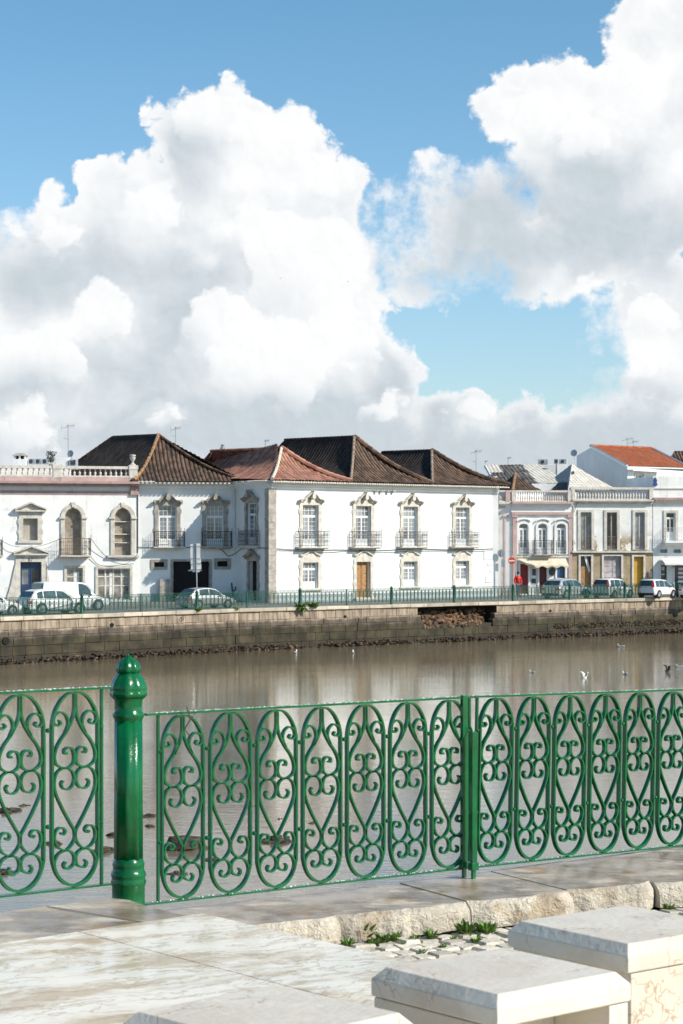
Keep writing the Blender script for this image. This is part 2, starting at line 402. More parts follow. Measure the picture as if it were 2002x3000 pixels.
# ------------------------------------------------------------------ water and far bank
mb = MB(); mb.quad((-900,8,W),(900,8,W),(900,900,W),(-900,900,W)); struct(mb.build('river_water', WATER))
QP = [(-60.0,59.0),(-17.5,107.4),(-5.9,120.6),(8.63,133.0),(23.55,144.7),(75,184)]        # edge of the far quay
mb = MB(); n = len(QP)
mb.add([(x,y,G) for x,y in QP] + [(75,900,G),(1200,900,G),(1200,5000,G),(-1200,5000,G),(-1200,59,G)], [tuple(range(n+5))]); 
struct(mb.build('far_street', STREET))
class Path:
    def __init__(s, pts): 
        s.p = [Vector(q) for q in pts]; s.l = [0]
        for a, b in zip(s.p, s.p[1:]): s.l.append(s.l[-1] + (b-a).length)
    def at(s, t):
        i = max(0, min(len(s.p)-2, sum(1 for q in s.l if q <= t) - 1)); a, b = s.p[i], s.p[i+1]; e = (b-a).normalized()
        return a + e*(t-s.l[i]), e
    def fr(s, t):                       # local frame: u along, d towards the river
        q, e = s.at(t); return Fac(q.x, q.y, e.x, e.y)
    def find(s, x):                     # arc length whose direction from the camera is pixel column x
        k = (x-X0)/F; best = 0
        for i in range(0, 2400):
            t = s.l[-1]*i/2400; q, _ = s.at(t)
            if q.x/q.y <= k: best = t
        return best
QU = Path(QP)
def quay_wall():
    root = thing('quay_wall', 'long masonry river wall with tide-stained courses and a collapsed patch', 'quay wall', (8.6,133,W))
    s0, s1 = 4.0, QU.find(3000); h0, h1 = QU.find(1226), QU.find(1458)
    rn = random.Random(3)
    mb = MB(); jb = MB(); cp = MB()
    courses = [(-2.38,-2.88,.0,.75),(-2.88,-3.24,.02,.85),(-3.24,-3.72,.06,.95),(-3.72,-4.2,.10,1.0),(-4.2,-4.75,.15,.9)]
    # backing
    t = s0
    while t < s1:
        e = min(t+1.5, s1)
        for kk in QU.l[1:-1]+[h0, h1]:
            if t+.02 < kk < e: e = kk
        mid = (t+e)/2
        for zt, zb, dd in ((-2.3,-3.5,-.07 if not (h0 < mid < h1) else -1.1), (-3.5,-4.8,-.03)):
            f = QU.fr(t); jb.box(f, 0, e-t+.02, -1.6, dd, zb, zt)
        t = e
    for ci, (zt, zb, d, wl) in enumerate(courses):
        t = s0 + rn.random()
        while t < s1:
            w = wl * rn.uniform(.6, 1.35)
            for kk in QU.l[1:-1] + ([h0+.25*ci, h1-.2*ci] if ci < 3 else []):
                if t+.01 < kk < t+w+.18: w = kk-t
            if ci < 3 and h0+.25*ci-.01 < t + w*.5 < h1-.2*ci+.01:
                lo = h0 - (.3*ci); 
                t += w; continue
            f = QU.fr(t); j = rn.uniform(-.018,.018); g_ = .008
            sk = rn.uniform(-.012,.012)
            mb.hexa([f.pt(g_,d+j,zb+g_+sk), f.pt(w-g_,d+j+sk,zb+g_), f.pt(w-g_,-.4,zb+g_), f.pt(g_,-.4,zb+g_+sk),
                     f.pt(g_,d+j-.01,zt-g_-sk), f.pt(w-g_,d+j-.012,zt-g_+sk), f.pt(w-g_,-.4,zt-g_), f.pt(g_,-.4,zt-g_)], rn.uniform(.2,.85))
            t += w
    mb.build('facing_stones', MAS, root, bevel=.012); jb.build('core', JOINT, root)
    t = s0
    while t < s1:
        w = rn.uniform(1.1,1.9)
        for kk in QU.l[1:-1]:
            if t+.01 < kk < t+w+.3: w = kk-t
        f = QU.fr(t); j = rn.uniform(-.015,.015)
        cp.box(f, .006, w-.006, -.55, .10+j, G-.19+rn.uniform(-.008,.008), G+.012+rn.uniform(0,.01), rn.uniform(.1,.9)); t += w
    cp.build('coping', COPE, root, bevel=.03)
    # collapsed patch: rubble fill showing behind the lost facing
    rb = MB()
    for i in range(520):
        t = rn.uniform(h0+.1, h1-.5); z = rn.uniform(-3.72,-2.66); k = (z+3.72)/1.06
        if t > h1-1.0 and z < -2.95: continue
        r = rn.uniform(.06,.17); f = QU.fr(t)
        rb.ball(f.pt(0, -.10-.75*k**1.3+rn.uniform(-.1,.06), z), r*rn.uniform(.9,1.7), r, r*rn.uniform(.6,1), 6, .28, rn.random(), rn.uniform(0,3))
    RUB = mat('rubble', (.13,.075,.042), rough=.9, var=.5, scale=3, bump=1, bscale=12, tint=.9)
    o = rb.build('rubble_fill', RUB, root); o['label'] = 'brown rubble core laid bare where the facing fell out'
    # drain holes and mooring ring
    dk = mat('dark_hole', (.008,.007,.006), rough=.95)
    for x, y, r in ((15,1877,.19),(330,1831,.11),(1011,1806,.08),(1614,1789,.08)):
        t = QU.find(x); f = QU.fr(t); q, _ = QU.at(t); z = CZ-(y-Y0)*q.y/F
        hb = MB(); hb.prism(f, [(r*math.cos(a*.5236)*1.2, z+r*math.sin(a*.5236)) for a in range(12)], .0, .125 if z < -3.3 else .055); hb.build('drain_hole', dk, root)
    t = QU.find(533); f = QU.fr(t); rg = MB(); rg.tube([f.pt(.10*math.sin(a*.5236), .07, -2.62+.11*math.cos(a*.5236)) for a in range(13)], .018, 5)
    rg.build('mooring_ring', mat('rusty_iron', (.07,.045,.03), rough=.8), root)
    return root
quay_wall()
# shoreline debris (shells, weed and stones at the tide line)
mb = MB(); rn = random.Random(5); s0, s1 = QU.find(-100), QU.find(2150)
for i in range(2400):
    t = rn.uniform(s0, s1); q, _ = QU.at(t); k = rn.random()**1.6; nn = noise.noise(Vector((t*.35,0,0)))
    if nn + rn.random()*.7 < .02: continue
    f = QU.fr(t); r = rn.uniform(.02,.085)*(1+.6*max(0,nn))
    mb.ball(f.pt(0, .16+.5*k*rn.random()*(1+nn), W+.02+.30*(1-k)*rn.random()), r*rn.uniform(1,2), r, r*.7, 6, .3, rn.random()**2, rn.uniform(0,3))
for i in range(500):
    t = rn.uniform(QU.find(1620), QU.find(2020)); f = QU.fr(t); r = rn.uniform(.015,.05)
    mb.ball(f.pt(0, .13, rn.uniform(-4.05,-3.72)), r*1.6, r, r, 6, .3, rn.random()**2, 0)
tag(mb.build('shoreline_debris', mat('debris', (.085,.055,.035), rough=.9, var=.5, scale=6, tint=.95)), 'dark shells, weed and stones littering the foot of the far quay wall', 'debris', kind='stuff')
def tuft(base, r, n, seed, lab, name='weed', sc=1.0, cat='plant', group=None, mtl=None, stem=False, drop=0):
    rn = random.Random(seed); mb = MB()
    for i in range(n):
        a = rn.uniform(0, 6.28); l = r*rn.uniform(.5,1.1); h = l*rn.uniform(.3,1.3); w = l*.22
        b = Vector((math.cos(a),math.sin(a),0)); s_ = Vector((-b.y,b.x,0))
        o = b*r*rn.uniform(0,.5); t = o + b*l*.8 + Vector((0,0,h-drop*rn.random())); m_ = o + b*l*.35 + Vector((0,0,h*.7-drop*.3))
        mb.add([o, m_+s_*w, t, m_-s_*w], [(0,1,2,3)], rn.random())
    o = mb.build(name, mtl or LEAF, None, org=(0,0,0)); o.location = base; tag(o, lab, cat, group)
    return o
for i, (x, lab, r, n, dr) in enumerate(((578,'small green weed on the quay coping below the tall signpost',.26,60,.1),(880,'bushy green weed hanging over the coping under the thick rail post',.42,110,.5),
        (918,'low green weed sprawling right of the bushy one on the coping',.36,90,.15),(690,'tiny green sprig in the coping joint left of the stone pilaster',.2,40,.1))):
    t = QU.find(x); f = QU.fr(t); tuft(f.pt(0,.08,G-.03), r, n, 40+i, lab, 'coping_weed', group='weeds on the far quay', drop=dr)
# rocks in the shallow water near the bank
ROCK = mat('seaweed_rock', (.055,.040,.022), rough=.75, var=.6, scale=5, bump=1.5, bscale=8, tint=.6)
for i, (x, y, w_, h_, lab) in enumerate(((22,2378,66,20,'brown weedy rock cluster breaking the water at the left edge'),(72,2360,30,8,'thin dark rock sliver beyond the left rock cluster'),
        (438,2392,34,14,'small brown rock right of the thick post, upper one'),(438,2421,26,12,'small dark rock right of the thick post, lower one'),
        (160,2472,40,18,'reddish rock showing between the two left scrolls'),(305,2495,46,22,'mossy rock hard against the left side of the thick post'),
        (545,2485,75,48,'largest dark rock with brown weed behind the first scroll'),(810,2467,50,26,'dark weedy rock behind the third scroll'),
        (820,2400,22,6,'flat black sliver above the rock behind the third scroll'),(520,2560,46,16,'low brown rock below the largest one'),
        (12,2560,40,22,'rusty rock low at the left edge of the water'),(620,2520,44,12,'flat dark rock between the largest rock and the third scroll'),
        (330,2448,20,16,'dark pebble beside the post shaft'),(915,2412,10,8,'single dark stone right of the flat sliver'))):
    D = (CZ-W)*F/(y-Y0); k = D/F; mb = MB(); rn = random.Random(70+i); c = Vector(((x-X0)*k, D, W))
    m_ = max(4, int(w_/4))
    for j in range(m_):
        a = rn.uniform(-1,1); r = h_*k*rn.uniform(.35,.75)
        mb.ball((a*w_*k*.5*.8, rn.uniform(-1,1)*w_*k*.5, h_*k*.15*(1-abs(a))), r*rn.uniform(1,1.7), r, r*rn.uniform(.6,1)*(1.1-abs(a)*.7), 8, .3, rn.random())
    o = mb.build('river_rock', ROCK, None, org=(0,0,0)); o.location = c; tag(o, lab, 'rock', 'weedy rocks in the shallows')
# ------------------------------------------------------------------ near bank
RA = [(-3.6,7.82),(-1.53,9.40),(-1.10,9.72)]                    # railing line, upper left stretch
RB = [(-.938,10.10),(.688,11.23)]; RC = [(.688,11.23),(2.007,12.33),(3.9,13.9)]
def line_at(a, b, x): return a[1] + (b[1]-a[1])*(x-a[0])/(b[0]-a[0])
def near():
    rn = random.Random(9)
    mb = MB(); mb.quad((-8,-3,-.155),(9,-3,-.155),(9,15.5,-.155),(-8,5.75,-.155)); struct(mb.build('sett_bedding', SOIL))
    mb = MB(); f = Fac(.371,10.23,.867,.498); r = 0; d = .07
    while d < 3.2:                        # rows of setts parallel to the kerb
        dp = rn.uniform(.105,.135); u = -2.2+rn.random()*.1
        while u < 3.6:
            w = rn.uniform(.095,.15); g_ = .009; z = -.118+rn.uniform(-.008,.006); c = [(u+g_,d+g_),(u+w-g_,d+g_),(u+w-g_,d+dp-g_),(u+g_,d+dp-g_)]
            jt = [(a+rn.uniform(-.008,.008), b+rn.uniform(-.008,.008)) for a, b in c]; zz = [z+rn.uniform(-.004,.004) for _ in range(4)]
            tt = rn.random(); k = .88; cu = sum(a for a,b in jt)/4; cv = sum(b for a,b in jt)/4; top = [(cu+(a-cu)*k, cv+(b-cv)*k) for a,b in jt]
            vs = [f.pt(a,b,-.17) for a,b in jt]+[f.pt(a,b,zz[i]-.012) for i,(a,b) in enumerate(jt)]+[f.pt(a,b,zz[i]) for i,(a,b) in enumerate(top)]
            mb.add(vs, [(8,9,10,11)[::-1]]+[(j*4+i, j*4+4+i, j*4+4+(i+1)%4, j*4+(i+1)%4) for j in range(2) for i in range(4)], tt); u += w
        d += dp
    struct(mb.build('sett_paving', COB))
    # retaining wall under the near quay edge
    mb = MB()
    pts = [(-9,3.9),(-3.6,7.80),(-1.0,9.78),(-.938,10.16),(.688,11.28),(2.007,12.38),(3.9,13.95),(9,18.2)]
    for a, b in zip(pts, pts[1:]):
        e = Vector((b[0]-a[0], b[1]-a[1])).normalized(); q = Vector((-e.y,e.x))
        A = Vector(a)-q*.03; B = Vector(b)-q*.03; A2 = A-q*.6; B2 = B-q*.6
        mb.hexa([(A2.x,A2.y,W-.6),(B2.x,B2.y,W-.6),(B.x,B.y,W-.6),(A.x,A.y,W-.6),(A2.x,A2.y,-.14),(B2.x,B2.y,-.14),(B.x,B.y,-.14),(A.x,A.y,-.14)])
    o = mb.build('near_quay_wall', MAS); tag(o, 'stone river wall dropping to the water under the near railing', 'quay wall')
    # lower capping: long kerb stones with a rough inner face
    k0 = Vector((.371,10.23)); ke = Vector((.867,.498)).normalized()
    cap = MB(); kb = MB(); fr = Fac(k0.x, k0.y, ke.x, ke.y)
    cuts = [-1.95,-.42,.33,.95,1.5,2.6,3.8]
    def rail_d(u):                       # distance from inner edge to railing line, outwards (negative d)
        lo, hi = -3.0, 0.0
        for _ in range(30):
            m_ = (lo+hi)/2; p = fr.pt(u, m_, 0)
            seg = RB if p.x < .688 else RC[:2]
            if p.y > line_at(seg[0], seg[1], p.x)+.05: lo = m_
            else: hi = m_
        return lo
    for ci, (a, b) in enumerate(zip(cuts, cuts[1:])):
        n = max(3, int((b-a)/.03)); zj = rn.uniform(-.006,.006); wj = rn.uniform(-.02,.02)
        ee = .004; rows = []
        for i in range(n+1):
            u = a+ee + (b-a-2*ee)*i/n; jag = (noise.noise(Vector((u*7,ci,0)))*.03 + noise.noise(Vector((u*23,ci,3)))*.015) + wj
            end = min(1, min(i, n-i)/3); jag -= (1-end)*.03
            od = rail_d(u); drop = .008*noise.noise(Vector((u*5,9,ci))) - (1-end)*.012
            rows.append([fr.pt(u, od, zj), fr.pt(u, od*.35, zj), fr.pt(u, jag-.04, zj), fr.pt(u, jag, zj-.022+drop), fr.pt(u, jag+.010+.014*noise.noise(Vector((u*15,2,ci))), -.07), fr.pt(u, jag+.012+.02*noise.noise(Vector((u*11,5,ci))), -.13)])
        m_ = 3; vs = [p for r in rows for p in r[:3]]
        cap.add(vs, [(i*3+j, i*3+3+j, i*3+4+j, i*3+1+j)[::-1] for i in range(n) for j in range(2)])
        vs = [p for r in rows for p in r[2:]] 
        kb.add(vs, [(i*4+j, i*4+4+j, i*4+5+j, i*4+1+j)[::-1] for i in range(n) for j in range(3)])
        for r in (rows[0], rows[-1]):
            kb.add(r + [Vector((r[0].x, r[0].y, -.13))], [(0,1,2,3,4,5,6)])
    root = thing('kerb_capping', 'row of worn capping stones with a rough broken inner face under the railing', 'kerb', (k0.x,k0.y,-.12))
    cap.build('worn_top', WET, root); kb.build('rough_face', KERB, root, smooth=True)
    # dark rough edge outside the railing
    mb = MB()
    for seg in (RB, RC):
        for a, b in zip(seg, seg[1:]):
            e = Vector((b[0]-a[0], b[1]-a[1])); L = e.length; e /= L; q = Vector((-e.y,e.x)); n = int(L/.12)
            for i in range(n):
                j = rn.uniform(-.02,.01); A = Vector(a)+e*(L*i/n); B = Vector(a)+e*(L*(i+1)/n); o1, o0 = q*(.062+j), q*(-.05)
                mb.hexa([(*(A+o0),-.14),(*(B+o0),-.14),(*(B+o1),-.14),(*(A+o1),-.14),(*(A+o0),-.012),(*(B+o0),-.012),(*(B+o1),-.02+j*.5),(*(A+o1),-.02-j*.5)])
    mb.build('broken_outer_edge', mat('edge_stone', (.16,.12,.09), rough=.9, var=.5, scale=6, bump=1, bscale=20), root)
    # upper left pavement, 15 cm higher, and the polished marble platform
    mb = MB()
    A = [(-3.6,7.74),(-1.53,9.34),(-1.13,9.66),(-1.10,9.74),(-.97,9.66),(-.86,9.48),(-.715,9.30),(-.60,9.20),(-.64,9.0),(-2.5,6.9),(-4.4,5.2),(-6,5.9)]
    vs = [(x,y,.142) for x,y in A] + [(x,y,-.13) for x,y in A]; n = len(A)
    mb.add(vs, [tuple(range(n))[::-1]] + [(i,(i+1)%n,(i+1)%n+n,i+n) for i in range(n)])
    o = struct(mb.build('upper_pavement', WET, bevel=.012))
    mb = MB()                            # joints as narrow dark grooves lying on the stone
    jm = mat('wet_joint', (.12,.095,.07), rough=.6)
    def groove(p, q, w, z): 
        e = (Vector(q)-Vector(p)).normalized(); s_ = Vector((-e.y,e.x))*w/2; a, b = Vector(p), Vector(q)
        mb.add([(*(a-s_),z),(*(b-s_),z),(*(b+s_),z),(*(a+s_),z)], [(0,1,2,3)])
    c0 = Vector((-.615,9.27)); e1 = Vector((-.749,-.663)); e2 = Vector((.645,-.764))
    groove((-1.33,9.47),(-.80,9.03),.010,.1455); groove((-1.9,9.02),(-1.35,8.55),.010,.1455)
    groove((-2.6,8.45),(-2.0,8.0),.010,.1455)
    struct(mb.build('pavement_joints', jm))
    mb = MB()
    P0 = c0; P1 = c0+e2*7.2; P2 = P1+e1*6; P3 = c0+e1*6
    tops = [(P0,P1,P2,P3)]
    cols = [0,.66,2.1,3.6,6.0]; rows = [0,2.4,4.8,7.2]
    for i in range(4):
        for j in range(3):
            a = c0+e1*(cols[i]+.002)+e2*(rows[j]+.002); b = c0+e1*(cols[i]+.002)+e2*(rows[j+1]-.002)
            c = c0+e1*(cols[i+1]-.002)+e2*(rows[j+1]-.002); d = c0+e1*(cols[i+1]-.002)+e2*(rows[j]+.002)
            mb.hexa([(d.x,d.y,-.13),(c.x,c.y,-.13),(b.x,b.y,-.13),(a.x,a.y,-.13),(d.x,d.y,.150),(c.x,c.y,.150),(b.x,b.y,.150),(a.x,a.y,.150)][::1], rn.random())
    struct(mb.build('marble_platform', SLAB, bevel=.004))
near()
# weeds in the setts at the foot of the kerb
for i, (x, y, r, n, lab) in enumerate(((1065,2745,.055,70,'leafy green weed at the left end of the rough kerb'),(1120,2760,.035,40,'small weed just right of the leafy one at the kerb foot'),
      (1215,2755,.03,36,'little weed below the brown stain of the kerb'),(1365,2736,.04,50,'green weed at the kerb foot above the setts'),(1425,2733,.042,60,'tuft of grass between the setts and the kerb'),
      (1297,2775,.022,26,'thin sprig growing in a joint of the setts'),(1960,2665,.038,90,'patch of grass behind the rear bench at the right edge'),(1240,2790,.02,22,'sprig in the front joint of the setts'),
      (1020,2768,.03,40,'low clover at the corner of the marble platform'),(1180,2768,.02,20,'tiny sprout in the setts below the kerb'),
      (1095,2768,.035,50,'flat spreading weed in the second joint of the setts'),(1160,2752,.035,50,'ragged weed between the kerb and the second sett'),(1265,2748,.03,40,'pale weed midway along the kerb foot'),
      (1395,2760,.025,30,'weed in the joint before the rear bench'),(1330,2752,.025,30,'short grass tuft left of the green weed at the kerb'))):
    D = (CZ+.12)*F/(y-Y0); tuft(((x-X0)*D/F, D, -.125), r*random.uniform(.8,1.35), int(n*1.6), 90+i, lab, 'kerb_weed', group='weeds growing along the kerb')
# ------------------------------------------------------------------ scroll railing
GREEN = mat('green_gloss_paint', (.0006,.108,.030), rough=.2, var=.18, scale=9, spec=.5, coat=.1, bump=.12, bscale=60)
GREEN2 = mat('far_green_paint', (.012,.075,.050), rough=.4, var=.2, scale=1)
# half of one scroll panel, height 1, centre line at 0 (right half; the left is its mirror)
ARCH = [(0,.992),(.035,.985),(.068,.955),(.095,.905),(.109,.85),(.112,.79),(.112,.60),(.112,.40),(.112,.19),(.108,.135),(.088,.07),(.05,.022),(0,.004)]
STEM = [(.002,.985),(.004,.90),(.018,.845),(.045,.79),(.078,.74),(.098,.69),(.098,.645),(.08,.62),(.045,.608),(.012,.625),(.004,.66),(.012,.70),(.034,.712),(.052,.70),(.050,.682),(.038,.684)]
VOL = [(.050,.785),(.034,.83),(.042,.872),(.070,.895),(.098,.878),(.104,.845),(.088,.826),(.070,.838),(.078,.852)]
LOWER = [(.058,.545),(.068,.530),(.058,.506),(.036,.500),(.014,.515),(.004,.555),(.016,.592),(.050,.610),(.085,.592),(.100,.55),(.096,.49),(.060,.40),(.020,.32),(.003,.285),(.003,.245),(.020,.212),(.046,.192),
         (.078,.205),(.098,.24),(.098,.28),(.082,.305),(.060,.306),(.048,.288),(.058,.272),(.070,.28)]
FOOT = [(.046,.132),(.056,.118),(.048,.098),(.028,.098),(.008,.115),(.003,.150),(.016,.178),(.045,.190),(.080,.176),(.100,.14),(.098,.10),(.076,.055),(.040,.022),(0,.008)]
def ribbon(mb, pts, H, w, dp, cx, z0, sx):
    n = len(pts); vs = []
    for i in range(n):
        a = pts[max(i-1,0)]; b = pts[min(i+1,n-1)]; t = (b-a).normalized(); q = Vector((-t.y,t.x))*w/2; p = pts[i]*H
        for (s_, y) in ((1,-dp/2),(1,dp/2),(-1,dp/2),(-1,-dp/2)):
            vs.append((cx+sx*(p.x+s_*q.x), y, z0+p.y+s_*q.y))
    fs = [(i*4+k, i*4+(k+1)%4, i*4+4+(k+1)%4, i*4+4+k) for i in range(n-1) for k in range(4)] + [(0,1,2,3),(n*4-1,n*4-2,n*4-3,n*4-4)]
    if sx < 0: fs = [f[::-1] for f in fs]
    mb.add(vs, fs)
def scroll_mb(H, res, w=.0088, dp=.024):
    mb = MB()
    for sx in (1,-1):
        for c, ww in ((ARCH,1.0),(STEM,1),(VOL,.9),(LOWER,.9),(FOOT,1)):
            pts = cr([Vector(p) for p in c], res); ribbon(mb, pts, H, w*ww, dp*(1 if c is not ARCH else 1.15), 0, 0, sx)
    return mb
H = .90
def near_rail():
    root = thing('river_railing', 'glossy green wrought iron railing of hooped scroll panels along the near quay', 'railing', (-.94,10.1,0))
    def panel(p, q, zb, m, first, last, tilt=0.0, ends=True):
        p = Vector(p); q = Vector(q); e = q-p; L = e.length; a = math.atan2(e.y, e.x)
        mb = MB()
        mb.abox(0, L, -.021, .021, H+.001, H+.012); mb.abox(.0, L, -.016, .016, -.010, -.001)
        pitch = (last-first)/m
        xs = [first + pitch*(i+.5) for i in range(m)]
        pins = []
        for i in range(m+1):
            u = first + pitch*i
            if (i == 0 or i == m) and ends: mb.abox(u-.005, u+.005, -.009, .009, -.001, H)
            for zz in (.805, .318):
                pins.append((u-(.006 if i == m else 0) + (.006 if i == 0 else 0), -.004, zz*H))
        M_ = Matrix.Translation((p.x,p.y,zb)) @ Matrix.Rotation(a, 4, 'Z') @ Matrix.Rotation(tilt, 4, 'Y')
        o = mb.build('rail_panel', GREEN, root, org=(0,0,0)); o.matrix_local = Matrix.Translation(-ORG[root.name]) @ M_; ORG[o.name] = Vector()
        for c in pins:
            k = bpy.data.objects.new('collar', PIN); COL.objects.link(k); k.parent = o; k.location = c
        for i, x in enumerate(xs):
            s_ = bpy.data.objects.new('scroll_panel', SCR); COL.objects.link(s_); s_.parent = o; s_.location = (x,0,0); s_.scale = (pitch/.238,1,1)
    SCR = scroll_mb(H, 6).build('scroll_panel', GREEN, smooth=True); me = SCR.data; bpy.data.objects.remove(SCR); SCR = me
    PIN = MB(); PIN.ball((0,0,0), .0115, .013, .0115, 8); PIN = PIN.build('collar', GREEN, smooth=True); me = PIN.data; bpy.data.objects.remove(PIN); PIN = me
    LA = (Vector(RA[2])-Vector(RA[1])).length
    e = (Vector(RA[1])-Vector(RA[0])).normalized()
    # upper stretch: right end meets the thick post
    q = Vector((-1.075,9.745)); d = Vector((-.80,-.60)); L = 2.9; p = q + d*L
    sc = .283
    m = 9; panel(p, q, .206, m, L-.045-m*sc, L-.045)
    p = Vector((-.945,10.095)); q = Vector(RB[1]); L = (q-p).length
    panel(p, q, .051, 7, .072, L-.006)
    p = q; q = Vector((3.55,13.60)); d = (Vector(RC[1])-p).normalized(); L = 2.36; q = p + d*L
    m = 8; panel(p, q, .051, m, .03, .03+m*.287, tilt=.0234)
    # pair of flat stanchions where the two lower stretches meet
    for i, (ox, oy, z1) in enumerate(((-.035,-.045,.97),(.012,-.095,.78))):
        mb = MB(); x, y = RB[1][0]+ox, RB[1][1]+oy
        fr = Fac(x, y, .80, .60)
        mb.box(fr, -.018, .018, -.012, .012, .06, z1); mb.box(fr, -.024, .024, -.018, .018, .045, .085); mb.box(fr, -.012,.012,-.008,.008,-.005,.05)
        mb.tube([fr.pt(0,.0,.80 if i == 0 else .76), fr.pt(-.02+.04*i,-.05,.80)], .007, 6)
        mb.build('stanchion', GREEN, root, bevel=.003)
    # top rail of the left end stops on the thick post: bracket
    # cast iron post
    post = thing('cast_iron_post', 'thick green cast iron post with a bulbous finial between two railing stretches', 'post', (-1.01,9.95,0))
    pr = [(.0,0),(.085,0),(.085,.06),(.078,.075),(.078,.155),(.082,.165),(.085,.178),(.080,.19),(.080,.20),(.084,.212),(.080,.225),(.074,.235),(.074,.25),(.077,.262),(.072,.275),(.067,.29)]
    mb = MB(); mb.lathe((-1.01,9.95,0), pr, 32); mb.build('base_rings', GREEN, post, smooth=True)
    mb = MB(); mb.lathe((-1.01,9.95,0), [(.067,.285),(.0655,.6),(.0645,.945)], 48, 8, .035); mb.build('shaft', GREEN, post, smooth='all')
    mb = MB(); mb.lathe((-1.01,9.95,0), [(.065,.94),(.070,.953),(.075,.963),(.075,.975),(.068,.985),(.066,1.0),(.067,1.035),(.076,1.05)], 32); mb.build('collar', GREEN, post, smooth=True)
    mb = MB(); mb.lathe((-1.01,9.95,0), [(.074,1.048),(.086,1.062),(.087,1.075),(.082,1.080),(.0865,1.09),(.084,1.108),(.072,1.135),(.055,1.16),(.049,1.168)], 48, 8, .045)
    mb.lathe((-1.01,9.95,0), [(.048,1.166),(.056,1.178),(.056,1.192),(.048,1.212),(.031,1.232),(.012,1.243),(.004,1.255),(.001,1.262)], 48, 8, .07)
    mb.build('finial', GREEN, post, smooth='all')
near_rail()
def drops():                              # rain drops on the rails, sparkle put into their whitish colour
    mb = MB(); rn = random.Random(4)
    for a, b, z in (((-3.2,8.15),(-1.075,9.745),.206+H+.012),((-.945,10.095),RB[1],.051+H+.012),(RB[1],(2.4,12.66),.051+H+.012),((-.945,10.095),RB[1],.052),(RB[1],(2.4,12.66),.052)):
        a, b = Vector(a), Vector(b); L = (b-a).length; e = (b-a)/L; q = Vector((-e.y,e.x))
        for i in range(int(L*60)):
            p = a+e*rn.uniform(0,L)+q*rn.uniform(-.02,.012); r = rn.uniform(.0016,.0042); mb.ball((p.x,p.y,z-.0234*(p-Vector(RB[1])).length*(b.x > .7)), r*1.4, r*1.2, r, 6)
    tag(mb.build('rain_drops', mat('whitened_drop', (.75,.80,.78), rough=.03, var=.02, spec=1.0), smooth='all'), 'rain drops whitened to sparkle along the green rails', 'drops', kind='stuff')
drops()
def far_rail():
    inner = Path([(x-.35*.7, y+.35*.7) for x, y in QP])
    root = thing('far_railing', 'long green picket railing with scrollwork along the edge of the far quay', 'railing', (8.3,133.3,G))
    posts = [-230,-90,10,243,578,880,1149,1332,1506,1672,1832,1986,2130]
    S2 = scroll_mb(.88, 2, .012, .014).build('x', GREEN2); me = S2.data; bpy.data.objects.remove(S2)
    rt = ORG[root.name]
    for i, x in enumerate(posts):
        t = inner.find(x); q, e = inner.at(t); mb = MB(); hh = 1.12 if x not in (10,) else .9; r = .085 if x not in (10,) else .03
        mb.lathe((q.x,q.y,G), [(r*1.25,0),(r*1.25,.12),(r,.16),(r*.92,hh-.2),(r*1.15,hh-.16),(r*1.2,hh-.1),(r*.8,hh-.04),(.01,hh+.02)], 10)
        mb.build('post', GREEN2, root, smooth=True)
        if i == len(posts)-1: break
        t1 = inner.find(posts[i+1]); n = 1 if t1-t < 6.5 else 2
        for j in range(n):
            a, e = inner.at(t+(t1-t)*j/n); b, _ = inner.at(t+(t1-t)*(j+1)/n-.001); L = (b-a).length; an = math.atan2(b.y-a.y, b.x-a.x)
            mb = MB(); mb.abox(.08, L-.08, -.02, .02, .98, 1.0); mb.abox(.08, L-.08, -.02, .02, .08, .10)
            if j < n-1: mb.abox(L-.03, L+.03, -.03, .03, 0, 1.02)
            m = max(1, int((L-.2)/.30)); pt = (L-.2)/m
            for k in range(m+1): mb.abox(.1+k*pt-.009, .1+k*pt+.009, -.009, .009, .1, .97)
            o = mb.build('rail_panel', GREEN2, root, org=(0,0,0)); o.matrix_local = Matrix.Translation(-rt) @ Matrix.Translation((a.x,a.y,G)) @ Matrix.Rotation(an, 4, 'Z')
            # all hoops of one panel are its own scrollwork mesh
            sm = MB(); base = [(v.co.copy()) for v in me.vertices]; fs = [tuple(p.vertices) for p in me.polygons]
            for k in range(m):
                sm.add([Vector((c.x*1.2+.1+(k+.5)*pt, c.y, c.z+.095)) for c in base], fs)
            ORG[o.name] = Vector(); sm.build('scrollwork', GREEN2, o)
far_rail()
# ------------------------------------------------------------------ houses
STUC = mat('white_stucco', (.765,.765,.75), rough=.85, var=.05, scale=.6, bump=.25, bscale=6, streak=.4, dark=.66)
STUO = mat('aged_white_stucco', (.79,.785,.765), rough=.88, var=.07, scale=.8, bump=.3, bscale=6, streak=.5, spots=.35, dark=.62)
def f_peel(g, p, c):                      # whitewash flaking off ochre render near the floor line
    x, y, z = g.sep(p); n = g.noise(p, .9, 5, .6)
    tan = g.mix(g.ss(g.noise(p, 2.5, 5, .6), .35, .65), (.30,.225,.13), (.44,.35,.23))
    k = g.ss(n, .45, .48) * g.ss(z, 2.6, 1.5); k = g.math('MAXIMUM', k, g.ss(n, .64, .67))
    return dict(c=g.mix(k, c, tan))
PEEL = mat('flaking_whitewash', (.76,.75,.72), rough=.88, var=.06, streak=.4, fn=f_peel, dark=.6)
TAN = mat('ochre_render', (.36,.285,.18), rough=.9, var=.22, scale=1.4, bump=.4, bscale=8, streak=.7, spots=.5)
CREAM = mat('cream_stucco', (.62,.58,.50), rough=.85, var=.08, streak=.35)
STONE = mat('dressed_stone', (.56,.52,.455), rough=.8, var=.18, scale=3, bump=.6, bscale=14, streak=.55, spots=.25)
